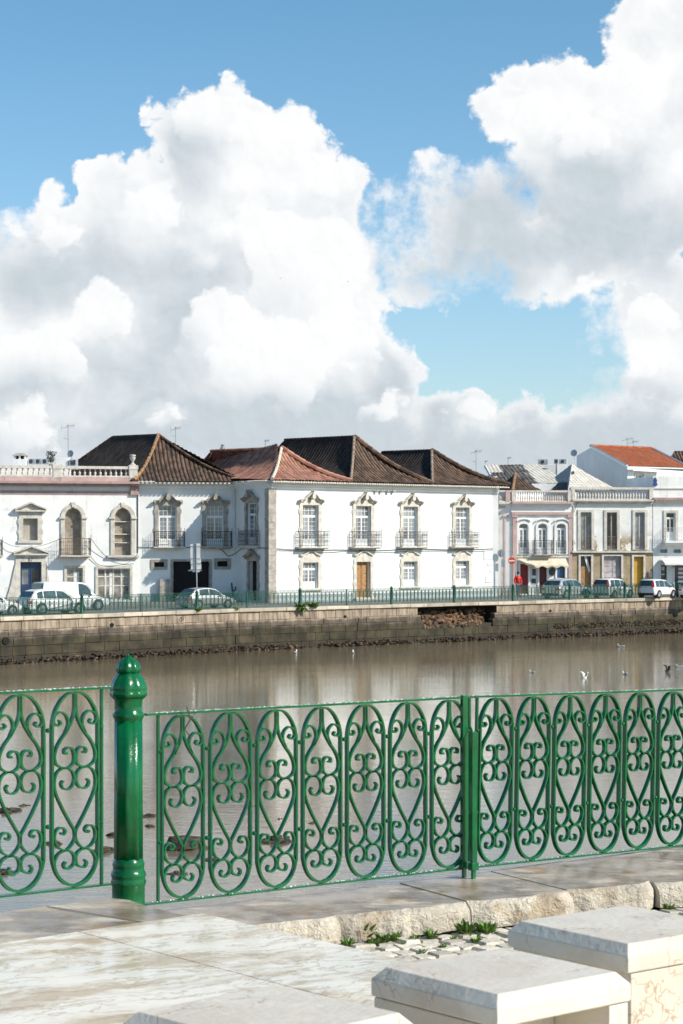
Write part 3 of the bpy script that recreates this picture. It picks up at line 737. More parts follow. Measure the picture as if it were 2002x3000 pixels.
STOND = mat('weathered_stone', (.37,.335,.29), rough=.85, var=.25, scale=3, bump=.8, bscale=10, streak=.8, spots=.5)
BALU = mat('balustrade_stone', (.60,.555,.50), rough=.8, var=.15, scale=3, bump=.5, bscale=14, streak=.6, spots=.4)
PINK = mat('pink_plaster', (.50,.355,.335), rough=.85, var=.12, scale=1.5, streak=.5, spots=.2)
PINKD = mat('old_pink_plaster', (.40,.27,.25), rough=.85, var=.15, scale=1.5, streak=.6, spots=.3)
JOIN = mat('white_joinery', (.78,.79,.79), rough=.45, var=.04)
GREYJ = mat('grey_joinery', (.42,.44,.46), rough=.5, var=.08)
def f_glass(g, p, c):
    n = g.noise(p, .7, 2, .5); return dict(c=g.mix(g.ss(n, .4, .6), (.10,.115,.13), (.26,.28,.30)), h=g.noise(p, 1.5, 2), b=.05)
GLASS = mat('window_glass', (.1,.1,.1), rough=.07, spec=.8, fn=f_glass)
GLASD = mat('dark_window_glass', (.02,.02,.024), rough=.12, var=.4, spec=.6)
VOID = mat('dark_interior', (.012,.010,.010), rough=.9)
IRON = mat('balcony_iron', (.038,.042,.05), rough=.6, var=.3)
BRICKD = mat('old_infill', (.30,.25,.20), rough=.9, var=.3, scale=2.2, bump=.8, bscale=9, spots=.6)
GSK = mat('grey_skirting', (.42,.46,.47), rough=.85, var=.1, streak=.5)
CABLE = mat('cable_black', (.03,.03,.03), rough=.6)
WOOD = mat('brown_door_wood', (.34,.185,.075), rough=.55, var=.25, scale=5)
BLUED = mat('navy_door_paint', (.018,.045,.10), rough=.4, var=.2)
METAL = mat('galvanised_metal', (.42,.44,.46), rough=.4, var=.15, metal=.6)
WHM = mat('white_metal', (.72,.72,.70), rough=.5, var=.08, streak=.3)
def roofmat(name, lo, hi, moss, k=.7, deep=.45):
    def fn(g, p, c):
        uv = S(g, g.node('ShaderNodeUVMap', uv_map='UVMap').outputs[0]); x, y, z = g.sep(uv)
        ph = g.math('ABSOLUTE', g.math('COSINE', x * math.pi)); ch = g.ss(ph, .30, .85)  # channels hold dirt, and shade between ribs is painted in for stripe contrast
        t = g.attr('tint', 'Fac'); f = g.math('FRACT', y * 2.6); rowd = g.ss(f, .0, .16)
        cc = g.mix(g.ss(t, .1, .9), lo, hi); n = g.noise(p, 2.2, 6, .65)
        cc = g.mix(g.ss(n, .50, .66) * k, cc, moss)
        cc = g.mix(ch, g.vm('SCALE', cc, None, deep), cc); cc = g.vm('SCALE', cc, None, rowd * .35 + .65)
        return dict(c=cc, h=f * .8 + g.noise(p, 12, 4), b=1.0)
    return mat(name, lo, rough=.85, fn=fn)
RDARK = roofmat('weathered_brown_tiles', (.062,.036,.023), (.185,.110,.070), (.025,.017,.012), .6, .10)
RBLK = roofmat('shaded_lichen_tiles', (.020,.013,.010), (.055,.036,.027), (.008,.006,.005), .85)  # darker copy of the brown tiles: shade of sunless slopes put into the colour
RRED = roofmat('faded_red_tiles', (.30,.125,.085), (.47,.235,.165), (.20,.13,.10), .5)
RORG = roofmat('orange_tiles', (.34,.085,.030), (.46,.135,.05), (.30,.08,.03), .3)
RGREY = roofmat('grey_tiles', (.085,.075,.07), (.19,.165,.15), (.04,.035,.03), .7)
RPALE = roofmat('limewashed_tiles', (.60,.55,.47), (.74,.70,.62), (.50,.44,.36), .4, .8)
TEETH = mat('eave_tile_ends', (.62,.55,.45), rough=.8, var=.2, scale=5)
def wall(mb, fr, u0, u1, z0, z1, ops=(), rd=.32, d=0):
    us = sorted({u0,u1} | {v for o in ops for v in o[:2] if u0 < v < u1}); zs = sorted({z0,z1} | {v for o in ops for v in o[2:4] if z0 < v < z1})
    for a, b in zip(us, us[1:]):
        for c, e in zip(zs, zs[1:]):
            m_, n_ = (a+b)/2, (c+e)/2
            if any(o[0] < m_ < o[1] and o[2] < n_ < o[3] for o in ops): continue
            mb.quad(fr.pt(a,d,c), fr.pt(b,d,c), fr.pt(b,d,e), fr.pt(a,d,e))
    for a, b, c, e in [o[:4] for o in ops]:
        for p, q in (((a,c),(a,e)),((a,e),(b,e)),((b,e),(b,c)),((b,c),(a,c))):
            mb.quad(fr.pt(p[0],d,p[1]), fr.pt(q[0],d,q[1]), fr.pt(q[0],d-rd,q[1]), fr.pt(p[0],d-rd,p[1]))
def spandrel(mb, fr, a, b, zs, zt, rd=.32, n=14, d=0):   # fills the corners over an arched opening whose rect goes up to zt
    c = (a+b)/2; r = (b-a)/2; h = zt-zs
    arc = [(c-r*math.cos(math.pi*i/n), zs+h*math.sin(math.pi*i/n)) for i in range(n+1)]
    for i in range(n):
        (p0,q0),(p1,q1) = arc[i], arc[i+1]
        mb.quad(fr.pt(p0,d,q0), fr.pt(p1,d,q1), fr.pt(p1,d,zt), fr.pt(p0,d,zt))
        mb.quad(fr.pt(p0,d,q0), fr.pt(p1,d,q1), fr.pt(p1,d-rd,q1), fr.pt(p0,d-rd,q0))
def shell(mb, pts, z0, z1, cap=True, skip=0):           # walls round the back of a plan, open along its first edge
    n = len(pts)
    for i in range(1, n-skip):
        a, b = pts[i], pts[(i+1) % n]
        mb.quad((a[0],a[1],z0),(b[0],b[1],z0),(b[0],b[1],z1),(a[0],a[1],z1))
    if cap: mb.add([(x,y,z1) for x,y in pts], [tuple(range(n))])
def glazing(fr, u0, u1, z0, z1, parent, trans=.26, cols=2, rows=5, solid=.18, depth=.2, tc=4, tr=2, m=None, gm=None, arch=0):
    """white casements: a transom light on top of two leaves with a solid foot"""
    mb = MB(); m = m or JOIN; gm = gm or GLASS; d0, d1 = -depth-.035, -depth+.03; t = .055; Ht = z1-z0
    B = lambda a,b,c,e,x=0: mb.box(fr, a, b, d0-x*.5, d1+x, c, e)
    B(u0,u0+t,z0,z1); B(u1-t,u1,z0,z1); B(u0+t,u1-t,z1-t,z1); B(u0+t,u1-t,z0,z0+t)
    zt = z1 - Ht*trans if trans else z1
    if trans:
        B(u0+t,u1-t,zt-.05,zt+.03,.012)
        for i in range(1,tc): x = u0+t+(u1-u0-2*t)*i/tc; B(x-.014,x+.014,zt+.03,z1-t,-.008)
        for j in range(1,tr): z = zt+(z1-zt)*j/tr; B(u0+t,u1-t,z-.014,z+.014,-.010)
    uc = (u0+u1)/2; zb = z0+t; zsol = z0 + Ht*solid; ztop = zt-.05 if trans else z1-t
    for a, b in (((u0+t),uc),(uc,(u1-t))):
        s_ = .05; B(a,a+s_,zb,ztop,.004); B(b-s_,b,zb,ztop,.004); B(a+s_,b-s_,ztop-.06,ztop,.004)
        if solid: 
            B(a+s_,b-s_,zb,zsol,.002); B(a+s_+.05,b-s_-.05,zb+.08,zsol-.06,.014)
        else: B(a+s_,b-s_,zb,zb+.07,.002)
        for i in range(1,cols): x = a+s_+(b-a-2*s_)*i/cols; B(x-.011,x+.011,zsol if solid else zb,ztop-.06,-.006)
        lo = zsol if solid else zb+.07
        for j in range(1,rows): z = lo+(ztop-.06-lo)*j/rows; B(a+s_,b-s_,z-.011,z+.011,-.008)
    o = mb.build('casement', m, parent)
    gb = MB(); gb.quad(fr.pt(u0+.01,-depth,z0+.01), fr.pt(u1-.01,-depth,z0+.01), fr.pt(u1-.01,-depth,z1-.01), fr.pt(u0+.01,-depth,z1-.01))
    gb.build('glass', gm, parent)
    return o
def surround(fr, u0, u1, z0, z1, w, root, crest=0, hoodh=0, name='window', m=None, foot=True, ears=True, d=.07):
    m = m or STONE; mb = MB(); B = lambda a,b,c,e,x=0: mb.box(fr, a, b, -.06, d+x, c, e)
    B(u0-w,u0,z0,z1); B(u1,u1+w,z0,z1)
    if ears:
        for zz in (z0+(z1-z0)*.86, z0+(z1-z0)*.40):
            mb.prism(fr, [(u0-w-.07,zz-.12),(u0-w+.01,zz-.22),(u0-w+.01,zz+.20),(u0-w-.07,zz+.10)], .0, d-.01)
            mb.prism(fr, [(u1+w+.07,zz-.12),(u1+w-.01,zz-.22),(u1+w-.01,zz+.20),(u1+w+.07,zz+.10)], .0, d-.01)
    if foot: mb.box(fr, u0-w-.06, u1+w+.06, -.05, d+.05, z0-.16, z0-.002)
    uc = (u0+u1)/2; hw = (u1-u0)/2+w
    if crest:                                     # shaped stone panel above the opening
        top = [(-hw,0),(-hw*1.0,crest*.25),(-hw*.78,crest*.55),(-hw*.45,crest*.62),(-hw*.25,crest*.9),(0,crest),(hw*.25,crest*.9),(hw*.45,crest*.62),(hw*.78,crest*.55),(hw,crest*.25),(hw,0)]
        mb.prism(fr, [(uc+x,z1+z) for x,z in top], -.06, d-.004)
    else: B(u0-w,u1+w,z1,z1+w*.9)
    o = mb.build(name, m, root)
    if hoodh:
        hb = MB(); zc = z1+crest*.42; k = hw
        prof = cr([(-k*1.16,zc+.05),(-k*1.02,zc-.01),(-k*.86,zc+.10),(-k*.62,zc+.13),(-k*.40,zc+hoodh*.62),(-k*.16,zc+hoodh*.86),(0,zc+hoodh)], 3)
        L = [(uc+p.x,p.y) for p in prof]; R = [(2*uc-x,z) for x,z in L[::-1]]
        hb.band(fr, L+R[1:],   .055, .05, .26); hb.band(fr, [(x,z-.08) for x,z in L+R[1:]], .05, .04, .18)
        hb.band(fr, [(x,z+.055) for x,z in L+R[1:]], .03, .05, .33)
        for s_ in (-1,1):                            # scrolls at the wings and a leaf in the middle
            hb.tube([fr.pt(uc+s_*(k*1.04+.10*math.cos(a)*s_*0+.07*math.cos(a)), .2, zc+.10+.07*math.sin(a)) for a in [i*.8 for i in range(8)]], .03, 5)
        hb.prism(fr, [(uc-.16,zc+hoodh*.5),(uc-.10,zc+hoodh*.95),(uc,zc+hoodh+.16),(uc+.10,zc+hoodh*.95),(uc+.16,zc+hoodh*.5),(uc,zc+hoodh*.25)], .1, .42)
        hb.build('hood', STOND if m is STOND else STONE, o)
    return o
def balcony(fr, u0, u1, z, dp, root, h=.98, n=None, fin=True, m=None, slab=.14, sm=None, scroll=True, name='balcony'):
    sb = MB(); sm = sm or STONE
    sb.box(fr, u0, u1, -.05, dp, z-slab*.55, z); sb.box(fr, u0+.08, u1-.08, -.05, dp-.08, z-slab, z-slab*.55-.002)
    o = sb.build(name, sm, root); mb = MB(); e = .05
    path = [(u0+e,.02),(u0+e,dp-e),(u1-e,dp-e),(u1-e,.02)]
    P_ = lambda q, zz: fr.pt(q[0], q[1], zz)
    for zz, r in ((z+h,.017),(z+h*.60,.011),(z+.10,.012)): mb.tube([P_(q,zz) for q in path], r, 4)
    for a, b in zip(path, path[1:]):
        L = math.hypot(b[0]-a[0], b[1]-a[1]); k = max(1, round(L/.13))
        for i in range(k+1):
            q = (a[0]+(b[0]-a[0])*i/k, a[1]+(b[1]-a[1])*i/k)
            mb.tube([P_(q,z+.02), P_(q,z+h)], .0085, 4, cap=False)
            if i < k and scroll:
                c = (a[0]+(b[0]-a[0])*(i+.5)/k, a[1]+(b[1]-a[1])*(i+.5)/k); r = L/k*.42; ex = ((b[0]-a[0])/L, (b[1]-a[1])/L)
                for zz in (z+h*.78, z+h*.36):
                    mb.tube([P_((c[0]+ex[0]*r*math.cos(t*1.047), c[1]+ex[1]*r*math.cos(t*1.047)), zz+r*1.3*math.sin(t*1.047)) for t in range(7)], .007, 3, cap=False)
    if fin:
        for q in path[1:3]:
            mb.tube([P_(q,z), P_(q,z+h+.16)], .016, 5); mb.ball(P_(q,z+h+.18), .028, n=6)
    mb.build('balcony_rail', m or IRON, o)
    return o
def balusters(fr, u0, u1, z0, z1, root, dp=-.12, sp=.26, r=.075, m=None, name='baluster', every=True):
    mb = MB(); n = max(1, round((u1-u0)/sp)); h = z1-z0
    pr = [(r*.9,0),(r*.9,h*.08),(r*.5,h*.13),(r,h*.32),(r*.85,h*.45),(r*.42,h*.62),(r*.42,h*.80),(r*.75,h*.86),(r*.8,h*.92),(r*.8,h)]
    for i in range(n):
        mb.lathe(fr.pt(u0+(u1-u0)*(i+.5)/n, dp, z0), pr, 8)
    return mb.build(name, m or BALU, root, smooth=True)
def rface(A, B, Cc, D, m, root, name='roof_slope', pitch=.29, amp=.085, sag=.0, seed=1, shear=False):
    """one pantiled slope: eave A-B seen from outside left to right, upper corners C (over A) and D (over B)"""
    A, B, Cc, D = map(Vector, (A,B,Cc,D)); e = (B-A); L = e.length; e /= L
    up = ((Cc+D)/2 - A); up = (up - e*up.dot(e)).normalized(); nr = e.cross(up)
    if shear: up = (Cc-A).normalized()
    sc, tc = (Cc-A).dot(e), (Cc-A).dot(up); sd_, td = (D-A).dot(e), (D-A).dot(up)
    rn = random.Random(seed); mb = MB(); mb.uv = []; cols = int(L/pitch)*6; rowh = .385; prev = None
    jit = [rn.random() for _ in range(4000)]
    for j in range(cols+1):
        s = L*j/cols
        if s < sc: T = tc*s/max(sc,1e-6)
        elif s > sd_: T = td*(L-s)/max(L-sd_,1e-6)
        else: T = tc+(td-tc)*(s-sc)/max(sd_-sc,1e-6)
        if shear: T = (Cc-A).length
        T = max(T, .0); nr_ = 14
        ph = (s/pitch) % 1; hgt = amp*abs(math.cos(ph*math.pi))**.8
        col = []
        for i in range(nr_+1):
            t = T*i/nr_
            w = amp*.35*noise.noise(Vector((s*1.1+seed*9, t*1.1, 0)))
            f = t/max(tc,td); sg = -sag*math.sin(math.pi*min(1,f))
            q = A + e*s + up*t + nr*(hgt+w+sg); col.append(q)
            mb.uv.append((s/pitch, t)); mb.t.append(jit[(int(s/pitch)*31 + int(t/rowh)*17) % 4000])
        mb.v += col
        if j: 
            b0 = (j-1)*(nr_+1); b1 = j*(nr_+1)
            mb.f += [(b0+i, b1+i, b1+i+1, b0+i+1) for i in range(nr_)]
    return mb.build(name, m, root, smooth='all')
def ridge(pts, m, root, r=.10, name='ridge_tiles', seed=1):
    mb = MB(); rn = random.Random(seed)
    for a, b in zip(pts, pts[1:]):
        a, b = Vector(a), Vector(b); L = (b-a).length; n = max(1, int(L/.36))
        for i in range(n):
            p = a+(b-a)*(i/n); q = a+(b-a)*((i+1.08)/n); k = len(mb.t); mb.tube([p,q], r*1.12, 7, r2=r*.88)
            tt = rn.random(); mb.t[k:] = [tt]*(len(mb.t)-k)
    mb.uv = [(0,.2)]*len(mb.v)
    return mb.build(name, m, root)
def teeth(fr, u0, u1, d, z, root, sp=.21, r=.075):
    mb = MB(); n = int((u1-u0)/sp)
    for i in range(n):
        c = u0+(i+.5)*(u1-u0)/n
        mb.prism(fr, [(c+r*math.cos(a*math.pi/5), z+r*math.sin(a*math.pi/5)) for a in range(6)], d-.4, d+.03)
    return mb.build('eave_tiles', TEETH, root)
def sag_line(A, D, k=6, sag=.0): 
    A, D = Vector(A), Vector(D); return [A+(D-A)*i/k + Vector((0,0,-sag*math.sin(math.pi*i/k))) for i in range(k+1)]
def cable(pts, root, r=.016, name='cable'):
    mb = MB(); mb.tube([p for p in cr(pts, 5)], r, 5); return mb.build(name, CABLE, root)
# ============================================================ corner mansion: main front, side return and left wing
M0 = (-4.5,131.9); FM = Fac(*M0, .725, .688); UM1 = FM.U(1443)
INN = (-6.88,136.04); FS = Fac(*INN, .5, -.87); LS = math.hypot(M0[0]-INN[0], M0[1]-INN[1])
WL = (-13.05,134.73); FW = Fac(*WL, INN[0]-WL[0], INN[1]-WL[1]); LW = math.hypot(INN[0]-WL[0], INN[1]-WL[1])
def pair(fr, x0, x1): return fr.U(x0), fr.U(x1)
def mansion():
    root = thing('white_mansion', 'long white two-storey mansion with three hipped brown roofs and scrolled stone window hoods', 'house', (M0[0],M0[1],G))
    ZE = 5.46
    zf, zt = 1.36, 3.99                                 # upper floor and window heads
    ups = [(886,932),(1042,1086),(1181,1222.5),(1333,1374.5)]
    hw = .68; cs = [(FM.U(a)+FM.U(b))/2 for a,b in ups]
    ops = [(c-hw,c+hw,zf,zt) for c in cs]
    low = [(c-hw*.96,c+hw*.96,-1.33,.32) for i,c in enumerate(cs) if i != 1]; door = (cs[1]-.63,cs[1]+.63,G+.18,.33)
    mb = MB(); wall(mb, FM, 0, UM1, G, ZE, ops+low+[door])
    R1 = FM.pt(UM1,0,0); FR = Fac(R1.x, R1.y, 1, .12); LR = .42
    wall(mb, FR, 0, LR, G, ZE)
    q = FR.pt(LR,0,0); vx, vy = -.688, .725
    shell(mb, [(M0[0],M0[1]),(q.x,q.y),(q.x+vx*13,q.y+vy*13),(M0[0]+vx*13+3,M0[1]+vy*13+3),INN], G, ZE, skip=1)
    # side return with the narrow window over the narrow door
    nw = (*pair(FS,724,752),1.45,4.12); nd = (*pair(FS,731,755),G+.1,.42)
    wall(mb, FS, 0, LS, G, ZE, [nw,nd])
    mb.build('wall', STUC, root)
    wp = surround(FS, *nw, .22, root, crest=.45, hoodh=.5, m=STOND, foot=False); glazing(FS, *nw, wp, cols=1, tc=2)
    balcony(FS, nw[0]-.55, nw[1]+.5, 1.36, .4, root, fin=True)
    wp = surround(FS, *nd, .24, root, crest=.5, hoodh=.42, name='side_doorway', m=STOND, foot=False)
    vb = MB(); vb.quad(FS.pt(nd[0],-.25,nd[2]),FS.pt(nd[1],-.25,nd[2]),FS.pt(nd[1],-.25,nd[3]),FS.pt(nd[0],-.25,nd[3])); vb.build('dark_opening', VOID, wp)
    # windows of the main front
    for i, o in enumerate(ops):
        wp = surround(FM, *o, .27, root, crest=.50, hoodh=.55, foot=False); glazing(FM, *o, wp)
        balcony(FM, cs[i]-1.28, cs[i]+1.28, zf-.04, .52, root, scroll=True)
    for o in low:
        wp = surround(FM, *o, .27, root, crest=.62, hoodh=0); glazing(FM, *o, wp, rows=3, trans=.24, tr=1, solid=.26)
        hb = MB(); c = (o[0]+o[1])/2; k = .98
        pr = cr([(-k*1.0,.50),(-k*.8,.44),(-k*.5,.55),(-k*.25,.66),(0,.68)],3); L = [(c+p.x,o[3]+p.y) for p in pr]; R = [(2*c-x,z) for x,z in L[::-1]]
        hb.band(FM, L+R[1:], .07, .04, .16); hb.build('hood', STONE, wp)
    wp = surround(FM, *door, .24, root, crest=.62, name='main_doorway', foot=False)
    hb = MB(); c = cs[1]; k = .95; pr = cr([(-k*1.0,.50),(-k*.8,.44),(-k*.5,.55),(-k*.25,.66),(0,.68)],3); L = [(c+p.x,door[3]+p.y) for p in pr]; R = [(2*c-x,z) for x,z in L[::-1]]
    hb.band(FM, L+R[1:], .08, .04, .18); hb.build('hood', STONE, wp)
    for a, b in ((door[0],c-.01),(c+.01,door[1])):
        db = MB(); db.box(FM, a, b, -.34, -.26, door[2], door[3])
        for z0, z1 in ((door[2]+.12,door[2]+.7),(door[2]+.8,door[2]+1.5),(door[2]+1.6,door[3]-.12)):
            db.box(FM, a+.10, b-.10, -.26, -.235, z0, z1)
        d_ = db.build('door_leaf', WOOD, wp, bevel=.01)
    st = MB(); st.box(FM, door[0]-.3, door[1]+.3, -.3, .35, G, G+.17); st.build('door_step', STONE, root, bevel=.02)
    # corner pilaster of worn stone
    mb = MB(); rn = random.Random(2); z = G
    while z < ZE-.45:
        h = rn.uniform(.32,.5); z1 = min(z+h, ZE-.42); j = rn.uniform(-.008,.008)
        a = FM.pt(FM.U(808),0,0); 
        mb.hexa([FS.pt(LS-.56,.07+j,z+.008), FM.pt(-.09,.07+j,z+.008), FM.pt(FM.U(808.5),.07+j,z+.008), FM.pt(FM.U(808.5),-.3,z+.008)] and
                [FS.pt(LS-.56,.07+j,z+.006), (M0[0]-.07,M0[1]-.10,z+.006), FM.pt(FM.U(808.5),.07+j,z+.006), FM.pt(.3,-.5,z+.006),
                 FS.pt(LS-.56,.07+j,z1-.006), (M0[0]-.07,M0[1]-.10,z1-.006), FM.pt(FM.U(808.5),.07+j,z1-.006), FM.pt(.3,-.5,z1-.006)])
        z = z1
    mb.build('corner_pilaster', STOND, root)
    mb = MB()
    for fr, u0, u1 in ((FM, .0, UM1), (FS, 0, LS), (FR, 0, LR)):
        mb.box(fr, u0-.02*(fr is FM), u1+.03, .001, .09, ZE-.46, ZE-.30); mb.box(fr, u0, u1+.03, .001, .20, ZE-.298, ZE-.15); mb.box(fr, u0, u1+.03, .001, .34, ZE-.148, ZE-.01)
    mb.build('cornice', STUC, root)
    sk = MB(); sk.box(FM, .55, door[0]-.26, .002, .03, G, G+.46); sk.box(FM, door[1]+.26, UM1, .002, .03, G, G+.46); sk.build('skirting', GSK, root)
    # quoins showing at the far end
    mb = MB()
    for i, (y0, y1) in enumerate(((1612,1640),(1650,1657),(1671,1676),(1690,1706))):
        z1, z0 = FM.Z(1436,y0), FM.Z(1436,y1); w = (.9,.5,.3,.75)[i]; mb.box(FM, UM1-w, UM1-.02, .002, .045, z0, z1)
    mb.build('quoin', mat('quoin_plaster', (.62,.64,.66), rough=.9, var=.1), root)
    # two swallow nests under the cornice and cables along the floor line
    for x in (1105,1140):
        u = FM.U(x); mb = MB(); mb.ball(FM.pt(u-.2,.14,ZE-.52), .17,.1,.07, 8, .2); mb.ball(FM.pt(u+.28,.14,ZE-.5), .16,.1,.07, 8, .2); mb.build('mud_nest', STOND, root, smooth=True)
    cable([FM.pt(.5,.08,1.22),FM.pt(3,.05,1.10),FM.pt(6,.05,1.12),FM.pt(9,.05,1.05),FM.pt(13,.05,1.15),FM.pt(17,.05,1.08),FM.pt(UM1,.05,1.15)], root, .02)
    cable([FM.pt(.5,.08,1.12),FM.pt(4.6,.05,.95),FM.pt(6.6,.05,1.02),FM.pt(10,.05,.93),FM.pt(14,.05,1.02),FM.pt(19,.05,.98),FM.pt(UM1,.05,1.05)], root, .014)
    cable([FM.pt(7.75,.05,.9),FM.pt(7.78,.05,.6),FM.pt(7.75,.05,.3)], root, .014)
    # ---- roofs
    E = lambda u, v, z: FM.pt(u, -v, z)
    zE = ZE+.04
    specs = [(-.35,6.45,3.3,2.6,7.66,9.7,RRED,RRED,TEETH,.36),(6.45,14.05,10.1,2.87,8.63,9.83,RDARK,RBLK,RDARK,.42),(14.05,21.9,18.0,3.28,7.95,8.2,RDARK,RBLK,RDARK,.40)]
    for i, (u0,u1,ua,va,za,vb,mf,ml,mr,sg) in enumerate(specs):
        ap, bk = E(ua,va,za), E(ua,vb,za+.02); fl, fr_ = E(u0,-.60,zE), E(u1,-.60,zE); bl, br = E(u0+(2.2 if i == 0 else 0),12.6,zE), E(u1,12.6,zE)
        if i == 0: bl = E(u0+2.9,12.6,zE+.5)
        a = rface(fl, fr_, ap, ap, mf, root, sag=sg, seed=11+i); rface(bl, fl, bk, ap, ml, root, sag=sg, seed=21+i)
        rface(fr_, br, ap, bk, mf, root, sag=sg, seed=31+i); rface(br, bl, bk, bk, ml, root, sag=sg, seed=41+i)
        if i == 0: a['label'] = 'slope of faded red tiles, unlike the brown roofs beside it'
        up = Vector((0,0,.10))
        ridge([p+up for p in sag_line(fl, ap, 6, sg*.8)], mr if i == 0 else mat('hip_tiles', (.27,.205,.15), rough=.85, var=.3, scale=4), root, .105, seed=i)
        ridge([p+up for p in sag_line(fr_, ap, 6, sg*.8)], mf, root, .16, seed=i+5); ridge([ap+up*.6, bk+up*.6], ml, root, .10, seed=i+9)
    teeth(FM, -.3, FM.U(1480)-.2, .60, ZE-.085, root, r=.085)
    mb = MB(); f2 = [E(-.35,-.52,ZE+.02),E(21.9,-.52,ZE+.02),E(21.9,1.5,ZE+.02),E(-.35,1.5,ZE+.02)]; mb.hexa([p-Vector((0,0,.03)) for p in f2]+[p for p in f2])
    a = FS.pt(-.2,.42,ZE+.0); b = FS.pt(LS+.4,.42,ZE+.0); c = FS.pt(LS+.4,-1,ZE); d = FS.pt(-.2,-1,ZE); mb.hexa([p-Vector((0,0,.03)) for p in (a,b,c,d)]+[a,b,c,d])
    mb.build('eave_board', STUC, root); teeth(FS, .1, LS+.3, .44, ZE-.0, root)
    # dormer between the wing and the red roof
    D = 143.0; k = D/F; X = lambda x: (x-X0)*k; Z = lambda y: CZ-(y-Y0)*k
    dm = MB(); dm.abox(X(606), X(672), D, D+3, Z(1400), Z(1360)); o = dm.build('dormer', STUC, root)
    fd = Fac(X(606), D, 1, 0)
    rface((X(600),D-.5,Z(1366)),(X(668),D-.5,Z(1362)),(X(617),D+1.6,Z(1333)),(X(690),D+1.6,Z(1333)), RRED, o, name='dormer_roof', seed=77)
    rface((X(580),D+3,Z(1362)),(X(600),D-.5,Z(1366)),(X(617),D+3,Z(1333)),(X(617),D+1.6,Z(1333)), RRED, o, name='dormer_roof', seed=78)
    dm = MB(); dm.lathe((X(644),D+3.4,Z(1340)), [(.10,0),(.10,.7),(.17,.72),(.17,.82),(.10,.84),(.10,.95),(.16,.97),(.05,1.05)], 10); dm.build('flue_pipe', METAL, root, smooth=True)
    return root
mansion()
def wing():
    root = thing('garage_wing', 'low white wing with a tall dark hipped roof and a black garage doorway', 'house', (WL[0],WL[1],G))
    ZE = 5.46; hw_ = FW.U(517)-FW.U(464); zf = FW.Z(490,1600); zt = FW.Z(490,1481)
    ws = [(*pair(FW,465,518),zf,zt),(*pair(FW,604,656),zf,zt)]
    gar = (*pair(FW,508,614),G+.05,FW.Z(560,1645)); v1 = (*pair(FW,452,482),FW.Z(465,1661),FW.Z(465,1647)); v2 = (*pair(FW,637,668),FW.Z(650,1660),FW.Z(650,1644))
    mb = MB(); wall(mb, FW, 0, LW, G, ZE, ws+[gar,v1,v2], rd=.35)
    b = FW.pt(0,-10,0); c = FW.pt(LW+1,-10,0)
    shell(mb, [(WL[0],WL[1]),(INN[0],INN[1]),(c.x,c.y),(b.x,b.y)], G, ZE); mb.build('wall', STUC, root)
    for o in ws:
        wp = surround(FW, *o, .24, root, crest=.42, hoodh=.52, m=STOND, foot=False); glazing(FW, *o, wp)
    balcony(FW, *pair(FW,449,541), zf-.03, .55, root); balcony(FW, *pair(FW,589,679), zf-.03, .55, root, sm=STOND)
    wp = surround(FW, *gar, .16, root, name='garage_doorway', m=STOND, foot=False, ears=False)
    vb = MB(); vb.quad(*[FW.pt(u,-.3,z) for u,z in ((gar[0],gar[2]),(gar[1],gar[2]),(gar[1],gar[3]),(gar[0],gar[3]))])
    vb.build('dark_opening', VOID, wp)
    lb = MB(); lb.box(FW, gar[0]+1.0, gar[0]+1.9, -.28, -.26, gar[3]-.62, gar[3]-.55); lb.build('light_fitting', WHM, wp)
    for v in (v1,v2):
        wp = surround(FW, v[0], v[1], v[2], v[3], .2, root, name='vent_window', m=STOND, foot=False, ears=False)
        fb = MB(); fb.box(FW, v[0]-.19, v[1]+.19, .0, .06, v[2]-.18, v[2]-.002); fb.build('sill', STOND, wp)
        vb = MB(); vb.quad(*[FW.pt(u,-.2,z) for u,z in ((v[0],v[2]),(v[1],v[2]),(v[1],v[3]),(v[0],v[3]))]); vb.build('dark_opening', VOID, wp)
    mb = MB(); mb.box(FW, 0, LW, .001, .12, ZE-.40, ZE-.2); mb.box(FW, 0, LW, .001, .30, ZE-.198, ZE-.01); mb.build('cornice', STUC, root)
    sk = MB(); sk.box(FW, 0, gar[0]-.17, .002, .03, G, G+.52); sk.box(FW, gar[1]+.17, LW-.02, .002, .03, G, G+.52); sk.build('skirting', GSK, root)
    dp = MB(); dp.tube([FW.pt(LW-.1,.1,ZE-.3),FW.pt(LW-.1,.08,3.6),FW.pt(LW-.08,.08,2.2)], .045, 6); dp.build('drain_pipe', WHM, root)
    fr = FW
    cable([FW.pt(0,.06,1.3),FW.pt(1.2,.05,1.28),FW.pt(3.8,.05,1.27),FW.pt(4.9,.05,1.25),FW.pt(5.4,.05,1.12),FW.pt(5.85,.05,.72),FS.pt(.3,.06,.95),FS.pt(1.3,.08,1.22),FS.pt(LS-.1,.1,1.25)], root, .022)
    L = Vector(FW.pt(-.35,.64,ZE+.03)); R = Vector(FW.pt(LW+.55,.64,ZE+.03)); D = 139.0
    ap = Vector(((465-X0)*D/F, D, CZ+(Y0-1277)*D/F)); D = 145.0; bk = Vector(((330-X0)*D/F, D, CZ+(Y0-1283)*D/F)); nn_ = (bk-L).cross(ap-L); hd = nn_.cross(Vector((0,0,1))).normalized(); hd = hd if hd.y > 0 else -hd; A = L+hd*13.5; BR = Vector((-4.5,149,ZE))
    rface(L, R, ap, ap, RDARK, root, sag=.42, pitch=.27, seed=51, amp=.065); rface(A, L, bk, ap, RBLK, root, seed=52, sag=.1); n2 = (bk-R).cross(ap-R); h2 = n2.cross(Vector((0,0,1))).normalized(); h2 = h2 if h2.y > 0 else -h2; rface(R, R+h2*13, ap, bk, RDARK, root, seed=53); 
    up = Vector((0,0,.1)); hip = mat('brown_hip_tiles', (.30,.17,.09), rough=.85, var=.3, scale=4)
